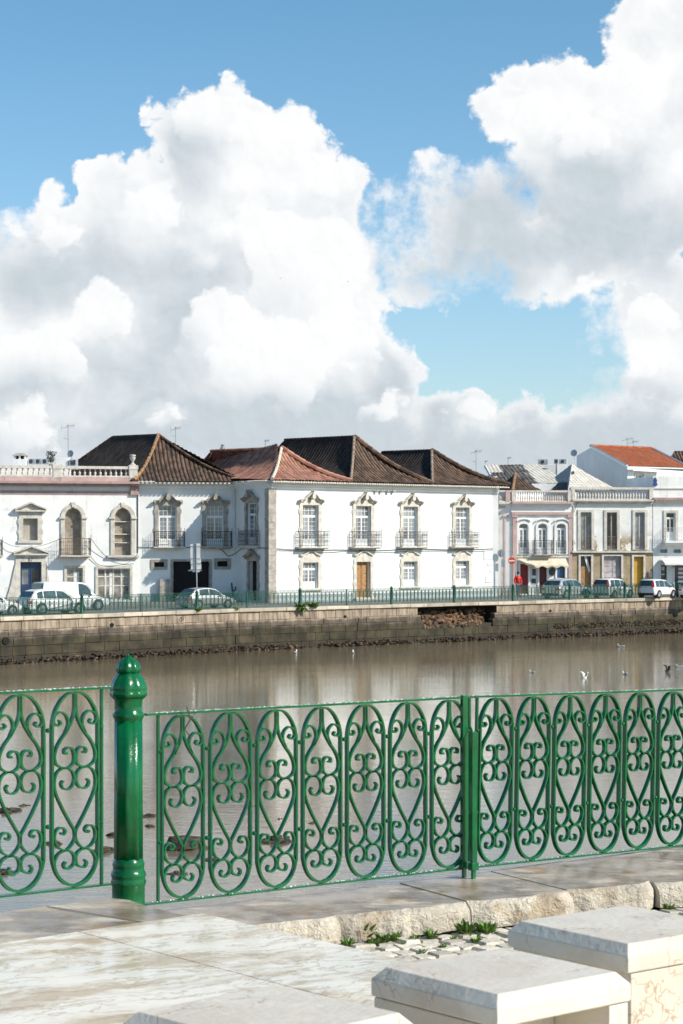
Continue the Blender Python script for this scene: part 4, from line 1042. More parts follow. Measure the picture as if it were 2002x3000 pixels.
    ridge([p+up for p in sag_line(L, ap, 8, .40)], hip, root, .12); ridge([p+up for p in sag_line(R, ap, 8, .40)], RDARK, root, .1); ridge([ap+up*.5,bk+up*.5], RBLK, root, .1); ridge([A+up*.5,bk+up*.5], RBLK, root, .1)
    teeth(FW, -.2, LW+.2, .62, ZE-.09, root, sp=.27, r=.09)
    mb = MB(); f2 = [FW.pt(-.1,.56,ZE+.02),FW.pt(LW,.56,ZE+.02),FW.pt(LW,-1.5,ZE+.02),FW.pt(-.1,-1.5,ZE+.02)]; mb.hexa([p-Vector((0,0,.03)) for p in f2]+f2); mb.build('eave_board', STUC, root)
wing()
# ============================================================ balustraded house at the left
FL_ = Fac(-22.75,131.9, .96, .27); ULr = FL_.U(405)
def pediment(mb, fr, uc, hw, z, h, d=.28):
    mb.band(fr, [(uc-hw,z),(uc+hw,z)], .10, .02, d); mb.band(fr, [(uc-hw*1.02,z+.10),(uc,z+h),(uc+hw*1.02,z+.10)], .10, .02, d+.05)
    mb.prism(fr, [(uc-hw*.9,z+.05),(uc+hw*.9,z+.05),(uc,z+h-.05)], .01, .10)
def left_house():
    f = FL_; root = thing('balustraded_house', 'white house with a pink banded cornice, stone balustrade and arched windows at the left edge', 'house', (-17,133.5,G))
    ZT = f.Z(200,1411); Z_ = lambda y: f.Z(200,y)
    wa = (*pair(f,68,111),Z_(1583),Z_(1519)); ar = [(*pair(f,190,240),Z_(1627),Z_(1488)),(*pair(f,336,385),Z_(1627),Z_(1488))]
    dr = (*pair(f,60,122),G+.1,Z_(1646)); w1 = (*pair(f,196,243),G+.35,Z_(1664)); w2 = (*pair(f,287,381),G+.15,Z_(1666)); e1 = (f.U(-40),f.U(-8),Z_(1627),Z_(1500))
    mb = MB(); u0 = f.U(-75); wall(mb, f, u0, ULr, G, ZT, [wa,*ar,dr,w1,w2,e1], rd=.38)
    for a in ar: spandrel(mb, f, a[0], a[1], Z_(1517), a[3], rd=.38)
    b = f.pt(u0,-12,0); c = f.pt(ULr,-12,0); a0 = f.pt(u0,0,0); a1 = f.pt(ULr,0,0)
    shell(mb, [(a0.x,a0.y),(a1.x,a1.y),(c.x,c.y),(b.x,b.y)], G, ZT); mb.build('wall', STUO, root)
    # bands of the entablature
    def bandp(name, y0, y1, d, m):
        mb = MB(); mb.box(f, u0, ULr+.02, -.1, d, Z_(y1), Z_(y0)-.001); return mb.build(name, m, root)
    bandp('cornice', 1410, 1417, .58, PINKD); bandp('cornice', 1417, 1424, .36, PINKD); bandp('pink_moulding', 1437, 1441, .10, PINK); bandp('pink_moulding', 1441, 1448, .05, PINKD)
    bandp('parapet_base', 1398, 1409.7, .10, PINK)
    mb = MB(); mb.box(f, f.U(382), ULr+.03, .001, .16, Z_(1449), Z_(1424.5)); mb.build('corner_block', PINKD, root)
    # balustrade
    zr0, zr1 = Z_(1397.5), Z_(1372); mb = MB(); mb.box(f, u0, ULr, -.26, .06, zr0, zr0+.10); mb.box(f, u0, ULr, -.28, .08, zr1-.02, Z_(1365)); mb.build('balustrade_rail', BALU, root)
    piers = [f.U(-50), f.U(168), f.U(391)]
    for p in piers:
        mb = MB(); mb.box(f, p-.26, p+.26, -.30, .10, Z_(1409.5), zr1-.021); mb.box(f, p-.30, p+.30, -.32, .13, zr1-.04, Z_(1364)+.06); mb.build('pier', BALU, root)
    for a, b in zip(piers, piers[1:]):
        n = round((b-a-.55)/.34); L = (b-a-.55)/n; MBs = MB(); h = zr1-.02-zr0-.10; r = .085
        pr = [(r*.9,0),(r*.9,h*.08),(r*.5,h*.13),(r,h*.32),(r*.85,h*.45),(r*.42,h*.62),(r*.42,h*.80),(r*.75,h*.86),(r*.8,h*.92),(r*.8,h)]
        MBs.lathe((0,0,0), pr, 8); o0 = MBs.build('baluster', BALU, root, org=(0,0,0), smooth=True)
        for i in range(n):
            o = o0 if i == 0 else o0.copy()
            if i: COL.objects.link(o)
            o.location = f.pt(a+.275+(i+.5)*L, -.10, zr0+.10) - ORG[root.name]
    mb = MB(); mb.quad(*[f.pt(u,-.9,z) for u,z in ((f.U(-75),zr0-.5),(f.U(215),zr0-.5),(f.U(215),zr1-.01),(f.U(-75),zr1-.01))]); mb.build('terrace_parapet', STUO, root)
    # urn on the corner pier
    mb = MB(); c = f.pt(f.U(391)-.02,-.1,Z_(1364)+.06); mb.lathe(c, [(.20,0),(.20,.06),(.08,.12),(.06,.22),(.10,.28),(.17,.40),(.19,.52),(.12,.56),(.20,.60),(.20,.66),(.13,.68),(.02,.70)], 14); mb.build('stone_urn', BALU, root, smooth=True)
    # pedimented window and door
    w = surround(f, *wa, .28, root, m=STONE, ears=True, foot=True); pb = MB(); pediment(pb, f, (wa[0]+wa[1])/2, .98, Z_(1497), .52); pb.box(f, wa[0]-.25, wa[1]+.25, .0, .05, wa[3]+.26, Z_(1498)); pb.build('pediment', STONE, w)
    gb = MB(); gb.quad(*[f.pt(u,-.30,z) for u,z in ((wa[0],wa[2]),(wa[1],wa[2]),(wa[1],wa[3]),(wa[0],wa[3]))]); gb.build('blocked_opening', mat('drab_shutter', (.36,.32,.27), rough=.8, var=.15), w)
    d = surround(f, *dr, .30, root, name='doorway', ears=True, foot=False); pb = MB(); pediment(pb, f, (dr[0]+dr[1])/2, 1.1, Z_(1624), .52); pb.box(f, dr[0]-.28, dr[1]+.28, .0, .05, dr[3]+.28, Z_(1626))
    pb.prism(f, [(dr[0]-.31,Z_(1650)),(dr[0]-.31,G),(dr[0]-.95,G),(dr[0]-.62,Z_(1715))], .0, .10); pb.prism(f, [(dr[1]+.31,Z_(1650)),(dr[1]+.31,G),(dr[1]+.75,G),(dr[1]+.55,Z_(1715))], .0, .10); pb.build('pediment', STONE, d)
    uc = (dr[0]+dr[1])/2
    for i, (a, b) in enumerate(((dr[0],uc-.01),(uc+.01,dr[1]))):
        db = MB(); db.box(f, a, b, -.36, -.28, dr[2], dr[3]); db.box(f, a+.12, b-.12, -.28, -.25, dr[2]+.2, dr[2]+.9); db.build('door_leaf', BLUED, d)
        db = MB(); db.box(f, a+.13, b-.13, -.279, -.262, dr[2]+1.05, dr[3]-.5); db.build('door_glass', GLASS if i == 0 else GLASD, d)
    nb = MB(); curv = bpy.data.curves.new('house_number', 'FONT'); curv.body = '87'; curv.size = .32; curv.extrude = .01
    t_ = bpy.data.objects.new('house_number', curv); COL.objects.link(t_); t_.parent = root; t_.location = f.pt(uc-.2,.075,dr[3]+.03) - ORG[root.name]; t_.rotation_euler = (rad(90),0,math.atan2(f.uy,f.ux)); curv.materials.append(CABLE)
    to_mesh(t_)
    # arched openings
    for i, a in enumerate(ar):
        mb = MB(); c = (a[0]+a[1])/2; r = (a[1]-a[0])/2; zs = Z_(1517); hh = a[3]-zs
        mb.box(f, a[0]-.26, a[0], -.05, .08, a[2], zs-.06); mb.box(f, a[1], a[1]+.26, -.05, .08, a[2], zs-.06)
        mb.box(f, a[0]-.36, a[0]+.02, -.05, .17, zs-.058, zs+.06); mb.box(f, a[1]-.02, a[1]+.36, -.05, .17, zs-.058, zs+.06)
        mb.band(f, [(c-(r+.13)*math.cos(math.pi*k/18), zs+(hh+.13)*math.sin(math.pi*k/18)) for k in range(19)], .26, -.05, .08)
        mb.prism(f, [(c-.10,a[3]+.05),(c+.10,a[3]+.05),(c+.15,a[3]+.36),(c-.15,a[3]+.36)], .0, .13)
        if i == 1: mb.box(f, a[0]-.48, a[1]+.48, -.05, .22, a[2]-.14, a[2]-.002)
        w = mb.build('arched_window', STONE, root)
        gb = MB(); gb.quad(*[f.pt(u,-.34,z) for u,z in ((a[0],a[2]),(a[1],a[2]),(a[1],a[3]),(a[0],a[3]))]); gb.build('infill', BRICKD, w)
        if i == 0: balcony(f, *pair(f,173,264), a[2], .75, root, h=1.08, scroll=True, m=mat('rusty_balcony_iron', (.13,.095,.075), rough=.8, var=.3), fin=True)
        else:
            for y in (1528,1565,1590): 
                sb = MB(); sb.box(f, a[0]+.01, a[1]-.01, -.335, -.12, Z_(y)-.03, Z_(y)+.03); sb.build('shelf_board', STONE, w)
    balcony(f, f.U(-60), f.U(7), Z_(1627), .6, root)
    for o, cc in ((w1,2),(w2,4)):
        w = surround(f, *o, .16, root, ears=False, foot=False, name='shop_window'); n = cc; L = (o[1]-o[0])/n
        mb = MB()
        for k in range(n+1): mb.box(f, o[0]+k*L-(.05 if k else 0), o[0]+k*L+(.05 if k < n else 0), -.26, -.19, o[2], o[3])
        for z in (o[3]-.06, Z_(1690), Z_(1717)): mb.box(f, o[0], o[1], -.255, -.195, z-.035, z+.035)
        mb.build('frame', mat('peeling_frame', (.60,.57,.50), rough=.8, var=.2, spots=.5), w)
        gb = MB(); gb.quad(*[f.pt(u,-.23,z) for u,z in ((o[0],o[2]),(o[1],o[2]),(o[1],o[3]),(o[0],o[3]))]); gb.build('dusty_glass', mat('dusty_glass', (.27,.25,.23), rough=.3, var=.6, scale=1.4, spots=.6), w)
        pn = MB(); pn.box(f, o[1]-(o[1]-o[0])*(.62 if n == 4 else .45), o[1]-(o[1]-o[0])*(.52 if n == 4 else .2), -.229, -.215, o[2]+.1, o[3]-.25); pn.build('paper_sheet', WHM, w)
    cable([f.pt(f.U(5),.1,Z_(1585)),f.pt(f.U(40),.3,Z_(1600)),f.pt(f.U(95),.3,Z_(1602)),f.pt(f.U(135),.3,Z_(1594)),f.pt(f.U(172),.4,Z_(1580))], root, .014)
    cable([f.pt(f.U(266),.3,Z_(1580)),f.pt(f.U(290),.2,Z_(1610)),f.pt(f.U(320),.1,Z_(1635)),f.pt(f.U(380),.25,Z_(1640)),f.pt(f.U(404),.2,Z_(1622))], root, .018)
    cable([f.pt(f.U(266),.1,Z_(1632)),f.pt(f.U(290),.06,Z_(1655)),f.pt(f.U(330),.1,Z_(1658)),f.pt(f.U(392),.1,Z_(1652))], root, .018)
    cable([f.pt(ULr-.02,.05,Z_(1430)),f.pt(ULr-.02,.05,Z_(1500)),f.pt(ULr-.02,.05,Z_(1620))], root, .03)
    return root
left_house()
# ============================================================ houses on the right
OX = (1461-X0)*150.6/F
FP = Fac(OX, 150.6, 1, .16)
def arch_top(fr, a, zs, rise, w, m, root, mb):
    c = (a[0]+a[1])/2; r = (a[1]-a[0])/2
    mb.band(fr, [(c-(r+w/2)*math.cos(math.pi*k/12), zs+(rise+w/2)*math.sin(math.pi*k/12)) for k in range(13)], w, -.05, .07)
def pink_house():
    f = FP; root = thing('pink_trimmed_house', 'narrow house with pink pilasters, balustrade and a cream shop awning', 'house', (*f.pt(3,0,0).xy,G))
    Z_ = lambda y: f.Z(1580,y); u0 = .0; u1 = f.U(1674); ZT = Z_(1470)
    win = [(*pair(f,a,b),Z_(1624),Z_(1534)) for a,b in ((1521,1548),(1576.5,1603.5),(1631,1658))]
    dr = [(*pair(f,1524,1548),G+.08,Z_(1652)),(*pair(f,1580,1602),G+.08,Z_(1656)),(*pair(f,1632,1656),Z_(1694),Z_(1656))]
    mb = MB(); c0 = f.U(1500); wall(mb, f, c0, u1, G, ZT, win+dr, rd=.25); wall(mb, f, u0, c0, G, ZT, d=-.22)
    mb.quad(f.pt(c0,0,G),f.pt(c0,-.22,G),f.pt(c0,-.22,ZT),f.pt(c0,0,ZT))
    for w in win: spandrel(mb, f, w[0], w[1], w[3]-.22, w[3], rd=.25)
    p = [f.pt(c0,-.0,0),f.pt(u1,0,0),f.pt(u1,-12,0),f.pt(u0,-12,0),f.pt(u0,-.22,0)]; shell(mb, [(q.x,q.y) for q in p], G, ZT)
    o = mb.build('wall', STUO, root)
    sb = MB(); sb.box(f, u0, c0-.02, -.215, -.19, G, Z_(1490)); sb.build('cream_side_strip', CREAM, root)
    for x0, x1, d0, d1 in ((1477,1490,-.2,-.10),(1502,1514.5,.0,.10),(1665,1675.5,.0,.10)):
        m_ = MB(); m_.box(f, f.U(x0), f.U(x1), d0, d1, G, Z_(1509)); m_.box(f, f.U(x0)-.06, f.U(x1)+.06, d0, d1+.05, Z_(1516), Z_(1509)-.002); m_.box(f, f.U(x0)-.05, f.U(x1)+.05, d0, d1+.04, G, G+.3); m_.build('pilaster', PINK, root)
    def bd(name, y0, y1, d, m, a=None, b=None, dd=0):
        m_ = MB(); m_.box(f, f.U(a) if a else c0-.05, f.U(b) if b else u1+.05, -.1+dd, d+dd, Z_(y1), Z_(y0)-.001); return m_.build(name, m, root)
    bd('moulding', 1500, 1508, .16, PINK); bd('frieze', 1481, 1500, .05, STUO); bd('cornice', 1470, 1476, .42, PINK); bd('cornice', 1476, 1481, .26, STUO)
    bd('moulding', 1483, 1488, .1, PINK, 1461, 1498, -.2); bd('cornice', 1470, 1477, .3, BALU, 1461, 1499, -.2)
    zb, zt = Z_(1468), Z_(1442); m_ = MB(); m_.box(f, u0, u1, -.30, .04, Z_(1470), zb); m_.box(f, u0, u1, -.32, .06, zt, Z_(1436.5)); m_.build('balustrade_rail', BALU, root)
    for x in (1488, 1506, 1670): m_ = MB(); m_.box(f, f.U(x)-.17, f.U(x)+.17, -.34, .08, zb-.04, zt+.14); m_.build('pier', PINK if x == 1488 else BALU, root)
    h = zt-zb; r = .07; pr = [(r*.9,0),(r*.9,h*.08),(r*.5,h*.13),(r,h*.32),(r*.85,h*.45),(r*.42,h*.62),(r*.42,h*.80),(r*.75,h*.86),(r*.8,h)]
    B_ = MB(); B_.lathe((0,0,0), pr, 8); b0 = B_.build('baluster', BALU, root, org=(0,0,0), smooth=True); k = 0
    for a, b, n in ((1463,1483,4),(1510,1665,23)):
        for i in range(n):
            o = b0 if k == 0 else b0.copy(); k += 1
            if o is not b0: COL.objects.link(o)
            o.location = f.pt(f.U(a)+(f.U(b)-f.U(a))*(i+.5)/n, -.13, zb) - ORG[root.name]
    for i, w in enumerate(win):
        m_ = MB(); zs = w[3]-.22
        m_.box(f, w[0]-.17, w[0], -.05, .07, w[2], zs-.001); m_.box(f, w[1], w[1]+.17, -.05, .07, w[2], zs-.001); arch_top(f, w, zs, .22, .17, None, None, m_)
        c = (w[0]+w[1])/2; m_.band(f, [(c-.50*math.cos(math.pi*k/10), zs+.36+.20*math.sin(math.pi*k/10)) for k in range(11)], .06, .0, .16)
        wp = m_.build('arched_window', STUO, root)
        glazing(f, w[0], w[1], w[2], w[3], wp, trans=.16, tc=1, tr=1, cols=1, rows=3, solid=.22, depth=.16, gm=mat('grey_glass', (.22,.24,.25), rough=.1, var=.3))
        if i != 1: balcony(f, w[0]-.06, w[1]+.06, w[2]+.02, .14, root, h=.95, fin=False, slab=.08)
    balcony(f, *pair(f,1560,1618), Z_(1624), .6, root, h=1.0, sm=STOND)
    m_ = MB(); m_.box(f, c0, u1-.2, .001, .10, Z_(1633), Z_(1628)); m_.build('floor_band', BALU, root)
    # shop awning: sloping cloth with a drooping valance
    aw = MB(); a, b = pair(f,1517,1657); n = 24
    for i in range(n):
        p, q = a+(b-a)*i/n, a+(b-a)*(i+1)/n; s0, s1 = .05*math.sin(i*1.3), .05*math.sin((i+1)*1.3)
        e0 = .9*min(1, .15+i/8) if i < 7 else .9; e1 = .9*min(1, .15+(i+1)/8) if i+1 < 7 else .9
        zz = lambda k: Z_(1637)-.52*min(1,k)
        aw.quad(f.pt(p,e0,zz(e0)+s0*.4), f.pt(q,e1,zz(e1)+s1*.4), f.pt(q,.08,Z_(1636)), f.pt(p,.08,Z_(1636)))
        aw.quad(f.pt(p,e0,zz(e0)+s0*.4-.12+s0), f.pt(q,e1,zz(e1)+s1*.4-.12+s1), f.pt(q,e1,zz(e1)+s1*.4), f.pt(p,e0,zz(e0)+s0*.4))
    o = aw.build('awning', mat('cream_canvas', (.66,.58,.44), rough=.8, var=.08), root); so = o.modifiers.new('thick','SOLIDIFY'); so.thickness = .012
    RDR = mat('red_door_paint', (.22,.008,.012), rough=.4, var=.3)
    for i, d in enumerate(dr):
        wp = surround(f, *d, .13, root, ears=False, foot=False, name='doorway' if i < 2 else 'shop_window', m=STUO)
        m_ = MB(); m_.box(f, d[0], d[1], -.2, -.14, d[2], d[3]); 
        if i < 2:
            for z0, z1 in ((d[2]+.15,d[2]+.75),(d[2]+.85,d[3]-.15)): m_.box(f, d[0]+.10, (d[0]+d[1])/2-.03, -.14, -.12, z0, z1); m_.box(f, (d[0]+d[1])/2+.03, d[1]-.10, -.14, -.12, z0, z1)
        m_.build('door_leaf' if i < 2 else 'blue_poster', (RDR, mat('dark_red_paint', (.10,.006,.010), rough=.4), mat('blue_poster', (.02,.07,.16), rough=.3, var=.6, scale=2))[i], wp)
    for x0, x1, y0, y1 in ((1559,1570,1667,1686),(1557,1570,1695,1709)):
        m_ = MB(); m_.box(f, *pair(f,x0,x1), .0, .06, Z_(y1), Z_(y0)); bo = m_.build('menu_board', mat('dark_board', (.05,.06,.065), rough=.5), root)
        m_ = MB(); m_.box(f, f.U(x0)-.05, f.U(x1)+.05, .0, .04, Z_(y1)-.05, Z_(y0)+.05); m_.build('board_frame', WHM, bo)
    m_ = MB(); c = f.U(1618); m_.prism(f, [(c+.24*math.cos(t*.5236), Z_(1675)+.3*math.sin(t*.5236)) for t in range(12)], .0, .08); m_.build('oval_board', mat('dark_board', (.05,.06,.065)), root)
    return root
pink_house()
FQ = Fac(*FP.pt(FP.U(1674)+.03,.0,0).xy, 1, .16)
def peeling_house():
    f = FQ; root = thing('peeling_house', 'weathered white house with ochre ground floor, yellow door and a stone balustrade', 'house', (*f.pt(3,0,0).xy,G))
    Z_ = lambda y: f.Z(1790,y); u1 = f.U(1912); ZT = Z_(1464); zf = Z_(1615.5)
    win = [(*pair(f,a,b),Z_(1611),Z_(1501)) for a,b in ((1701,1733),(1778,1808),(1861,1889))]
    dr = [(*pair(f,1701,1732),G+.08,Z_(1629)),(*pair(f,1769,1820),Z_(1694),Z_(1629)),(*pair(f,1857,1885),G+.08,Z_(1630.5))]
    mb = MB(); wall(mb, f, 0, u1, zf, ZT, win, rd=.3); p = [f.pt(0,0,0),f.pt(u1,0,0),f.pt(u1,-12,0),f.pt(0,-12,0)]; shell(mb, [(q.x,q.y) for q in p], zf, ZT); mb.build('wall', PEEL, root)
    mb = MB(); wall(mb, f, 0, u1, G, zf-.002, dr, rd=.3); shell(mb, [(q.x,q.y) for q in p], G, zf-.002, cap=False); o = mb.build('ground_floor_wall', TAN, root)
    m_ = MB(); m_.box(f, 0, u1, .001, .20, Z_(1619), Z_(1614.5)); m_.build('floor_band', BALU, root)
    m_ = MB(); m_.box(f, 0, u1, -.1, .34, Z_(1469), Z_(1464)-.001); m_.box(f, 0, u1, -.1, .16, Z_(1476), Z_(1469)-.001); m_.build('cornice', BALU, root)
    zb, zt = Z_(1461.5), Z_(1434); m_ = MB(); m_.box(f, 0, u1, -.30, .04, Z_(1464), zb); m_.box(f, 0, u1, -.32, .07, zt, Z_(1427.5)); m_.build('balustrade_rail', BALU, root)
    for x in (1678, 1908): m_ = MB(); m_.box(f, f.U(x)-.15, f.U(x)+.15, -.34, .08, zb-.04, zt+.12); m_.build('pier', BALU, root)
    h = zt-zb; r = .085; pr = [(r*.9,0),(r*.9,h*.08),(r*.5,h*.13),(r,h*.32),(r*.85,h*.45),(r*.42,h*.62),(r*.42,h*.80),(r*.75,h*.86),(r*.8,h)]
    B_ = MB(); B_.lathe((0,0,0), pr, 8); b0 = B_.build('baluster', BALU, root, org=(0,0,0), smooth=True); a, b, n = f.U(1682), f.U(1904), 26
    for i in range(n):
        o = b0 if i == 0 else b0.copy()
        if i: COL.objects.link(o)
        o.location = f.pt(a+(b-a)*(i+.5)/n, -.13, zb) - ORG[root.name]
    tops = ((.62,.60,.58),(.10,.085,.075),(.42,.45,.48))
    for i, w in enumerate(win):
        wp = surround(f, *w, .20, root, ears=False, foot=False, m=BALU)
        m_ = MB(); a, b, c, d = w; md = (a+b)/2; m_.box(f, a, a+.05, -.2, -.14, c, d); m_.box(f, b-.05, b, -.2, -.14, c, d); m_.box(f, md-.05, md+.05, -.2, -.13, c, d); m_.box(f, a+.05, b-.05, -.2, -.14, d-.06, d); m_.box(f, a+.05, b-.05, -.2, -.14, c, c+.3)
        m_.build('casement', mat('drab_joinery', (.30,.28,.26), rough=.7, var=.25) if i != 2 else GREYJ, wp)
        g_ = MB(); g_.quad(f.pt(a,-.17,c),f.pt(b,-.17,c),f.pt(b,-.17,d),f.pt(a,-.17,d)); g_.build('glass', GLASD if i == 1 else mat('grey_glass', (.22,.24,.25)), wp)
        balcony(f, a+.0, b-.0, c+.0, .10, root, h=.95, fin=False, slab=.06, m=mat('rusty_rail', (.22,.17,.145), rough=.8, var=.2))
    tags_ = ((WOOD,'door_leaf'),(mat('shabby_shutter', (.42,.38,.38), rough=.7, var=.35, scale=1.6, spots=.8, streak=.8),'shop_shutter'),(mat('yellow_door_paint', (.55,.31,.03), rough=.5, var=.08),'door_leaf'))
    for i, d in enumerate(dr):
        wp = surround(f, *d, .15, root, ears=False, foot=False, name='doorway' if i != 1 else 'shop_front', m=BALU)
        a, b, c, e = d; m_ = MB(); m_.box(f, a, b, -.25, -.18, c, e-(.75 if i == 0 else 0)); md = (a+b)/2
        for j in range(4 if i else 3):
            z0 = c+(e-c-(.75 if i == 0 else 0))*j/(4 if i else 3)+.06; z1 = c+(e-c-(.75 if i == 0 else 0))*(j+1)/(4 if i else 3)-.06
            if i < 2: m_.box(f, a+.06, md-.05, -.18, -.155, z0, z1); m_.box(f, md+.05, b-.06, -.18, -.155, z0, z1)
        m_.build(tags_[i][1], tags_[i][0], wp)
        if i == 0:
            g_ = MB(); g_.quad(f.pt(a,-.22,e-.75),f.pt(b,-.22,e-.75),f.pt(b,-.22,e),f.pt(a,-.22,e)); g_.build('fanlight', GLASD, wp)
            pl = MB(); pl.hexa([f.pt(md+.25,-.1,e-1.2),f.pt(md+.40,-.1,e-1.1),f.pt(md+.40,-.15,e-1.1),f.pt(md+.25,-.15,e-1.2),f.pt(md-.1,-.1,e),f.pt(md+.08,-.1,e),f.pt(md+.08,-.15,e),f.pt(md-.1,-.15,e)]); pl.build('loose_plank', WHM, wp)
    m_ = MB(); m_.box(f, *pair(f,1900,1909), .0, .14, Z_(1690), Z_(1673)); m_.build('meter_box', mat('pale_box', (.62,.50,.36), rough=.7), root)
    dp = MB(); dp.tube([f.pt(.12,.08,ZT-.1),f.pt(.12,.08,zf)], .05, 6); dp.build('drain_pipe', WHM, root)
    cable([f.pt(.4,.3,ZT-.12),f.pt(.3,.2,ZT-.4),f.pt(.12,.2,ZT-.9)], root, .02)
    # hipped limewashed roof behind the balustrade
    D = 158.0; k = lambda x, y, D: ((x-X0)*D/F, D, CZ-(y-Y0)*D/F)
    ap = k(1676,1360,161.5); A = k(1665,1438,156.5); R = k(1812,1436,158.0); Lb = k(1572,1440,163.5)
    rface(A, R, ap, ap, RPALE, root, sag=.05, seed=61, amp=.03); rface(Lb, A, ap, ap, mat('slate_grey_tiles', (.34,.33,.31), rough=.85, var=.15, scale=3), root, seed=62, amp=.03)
    for q in (((1600,1428),(1672,1428),(1660,1412),(1625,1410)),):
        m_ = MB(); 
        P4 = [Vector(Lb)+(Vector(A)-Vector(Lb))*s + (Vector(ap)-(Vector(Lb)+(Vector(A)-Vector(Lb))*s))*t + Vector((-.05,-.05,.09)) for s,t in ((.12,.02),(.97,.02),(.93,.28),(.22,.26))]
        m_.hexa([p-Vector((0,0,.03)) for p in P4]+P4); m_.build('roof_patch', mat('dark_felt', (.045,.042,.045), rough=.8, var=.3), root)
    for s, t, w_ in ((.10,.70,.16),(.12,.04,.2),(.86,.03,.16)):
        b_ = Vector(A)+(Vector(R)-Vector(A))*s; u_ = Vector(ap)-b_; c0 = b_+u_*t+Vector((0,-.03,.08)); 
        m_ = MB(); e = Vector((.35,.05,-.0)); dn = -u_.normalized()*1.0; P4 = [c0+dn*w_*3, c0+dn*w_*3+e*w_*3, c0+e*w_*2, c0]; m_.hexa([p-Vector((0,0,.03)) for p in P4]+P4); m_.build('roof_patch', mat('dark_felt', (.045,.042,.045)), root)
    return root
peeling_house()
FT = Fac(*FQ.pt(FQ.U(1913),0,0).xy, 1, .16)
def right_house():
    f = FT; root = thing('white_cafe_house', 'white rendered house with a flat balcony and white awning at the right edge', 'house', (*f.pt(2,0,0).xy,G))
    Z_ = lambda y: f.Z(1960,y); u1 = f.U(2110); ZT = Z_(1395)
    win = (*pair(f,1952,1979),Z_(1583),Z_(1502)); w2 = [(*pair(f,1934,1955),Z_(1620),Z_(1609)),(*pair(f,1973,1996),Z_(1620),Z_(1609)),(*pair(f,2001,2024),Z_(1620),Z_(1609))]
    dr = [(*pair(f,1936,1954),G+.05,Z_(1655)),(*pair(f,1976,2040),G+.05,Z_(1655))]
    mb = MB(); wall(mb, f, .02, u1, G, ZT, [win,*w2,*dr], rd=.3); p = [f.pt(.02,0,0),f.pt(u1,0,0),f.pt(u1,-9,0),f.pt(.02,-9,0)]; shell(mb, [(q.x,q.y) for q in p], G, ZT); mb.build('wall', STUO, root)
    m_ = MB(); m_.box(f, .0, u1, .001, .30, Z_(1465), Z_(1458)); m_.build('brown_cornice', PINKD, root)
    teeth(f, .1, u1, .27, Z_(1469), root, sp=.2, r=.07)
    m_ = MB(); m_.box(f, .0, u1, .001, .07, Z_(1433), Z_(1429)); m_.build('parapet_band', BALU, root)
    wp = surround(f, *win, .2, root, ears=False, foot=False, m=BALU); glazing(f, *win, wp, trans=.18, tc=1, tr=1, cols=1, rows=1, solid=.3, gm=GLASD)
    balcony(f, *pair(f,1942,2060), Z_(1585), .7, root, h=.95, slab=.26, sm=STUO, fin=False, m=mat('pale_rail', (.55,.54,.55), rough=.5))
    for w in w2:
        wp = surround(f, *w, .06, root, ears=False, foot=False, m=STUO, name='vent_window'); g_ = MB(); g_.quad(f.pt(w[0],-.15,w[2]),f.pt(w[1],-.15,w[2]),f.pt(w[1],-.15,w[3]),f.pt(w[0],-.15,w[3])); g_.build('glass', mat('grey_glass', (.22,.24,.25)), wp)
    for i, d in enumerate(dr):
        wp = surround(f, *d, .08, root, ears=False, foot=False, m=STUO, name='doorway' if i == 0 else 'shop_front'); g_ = MB(); g_.quad(f.pt(d[0],-.2,d[2]),f.pt(d[1],-.2,d[2]),f.pt(d[1],-.2,d[3]),f.pt(d[0],-.2,d[3])); g_.build('glass', GLASD, wp)
        m_ = MB()
        if i == 0: m_.box(f, d[0]+.1, d[1]-.1, -.19, -.17, d[2]+1.35, d[2]+1.45); m_.box(f, d[0]+.12, d[0]+.35, -.19, -.17, d[2]+1.7, d[2]+1.95)
        else:
            for j in range(5): m_.box(f, d[0]+.35, d[0]+.75, -.19, -.17, d[2]+.5+j*.3, d[2]+.68+j*.3)
        m_.build('window_notice', WHM, wp)
    aw = MB(); a, b = pair(f,1936,2080); aw.hexa([f.pt(a,1.0,Z_(1651)),f.pt(b,1.0,Z_(1651)),f.pt(b,.1,Z_(1637)),f.pt(a,.1,Z_(1637)),f.pt(a,1.0,Z_(1650)),f.pt(b,1.0,Z_(1650)),f.pt(b,.1,Z_(1636)),f.pt(a,.1,Z_(1636))])
    aw.box(f, a, b, .98, 1.0, Z_(1655), Z_(1651)); aw.build('awning', mat('white_canvas', (.74,.74,.72), rough=.8), root)
    m_ = MB(); u = f.U(1919.5); m_.prism(f, [(u,Z_(1398)),(u+.14,Z_(1407)),(u+.10,Z_(1413)),(u+.18,Z_(1421)),(u,Z_(1426)),(u-.18,Z_(1421)),(u-.10,Z_(1413)),(u-.14,Z_(1407))], .005, .07); m_.build('blue_emblem', mat('blue_tile', (.03,.06,.20), rough=.4), root)
    for x, y in ((1955,1640),(1971,1660)): m_ = MB(); m_.ball(f.pt(f.U(x),.2,Z_(y)), .06, n=6); m_.tube([f.pt(f.U(x),.0,Z_(y)),f.pt(f.U(x),.2,Z_(y))], .015, 4); m_.build('wall_lamp', IRON, root)
right_house()
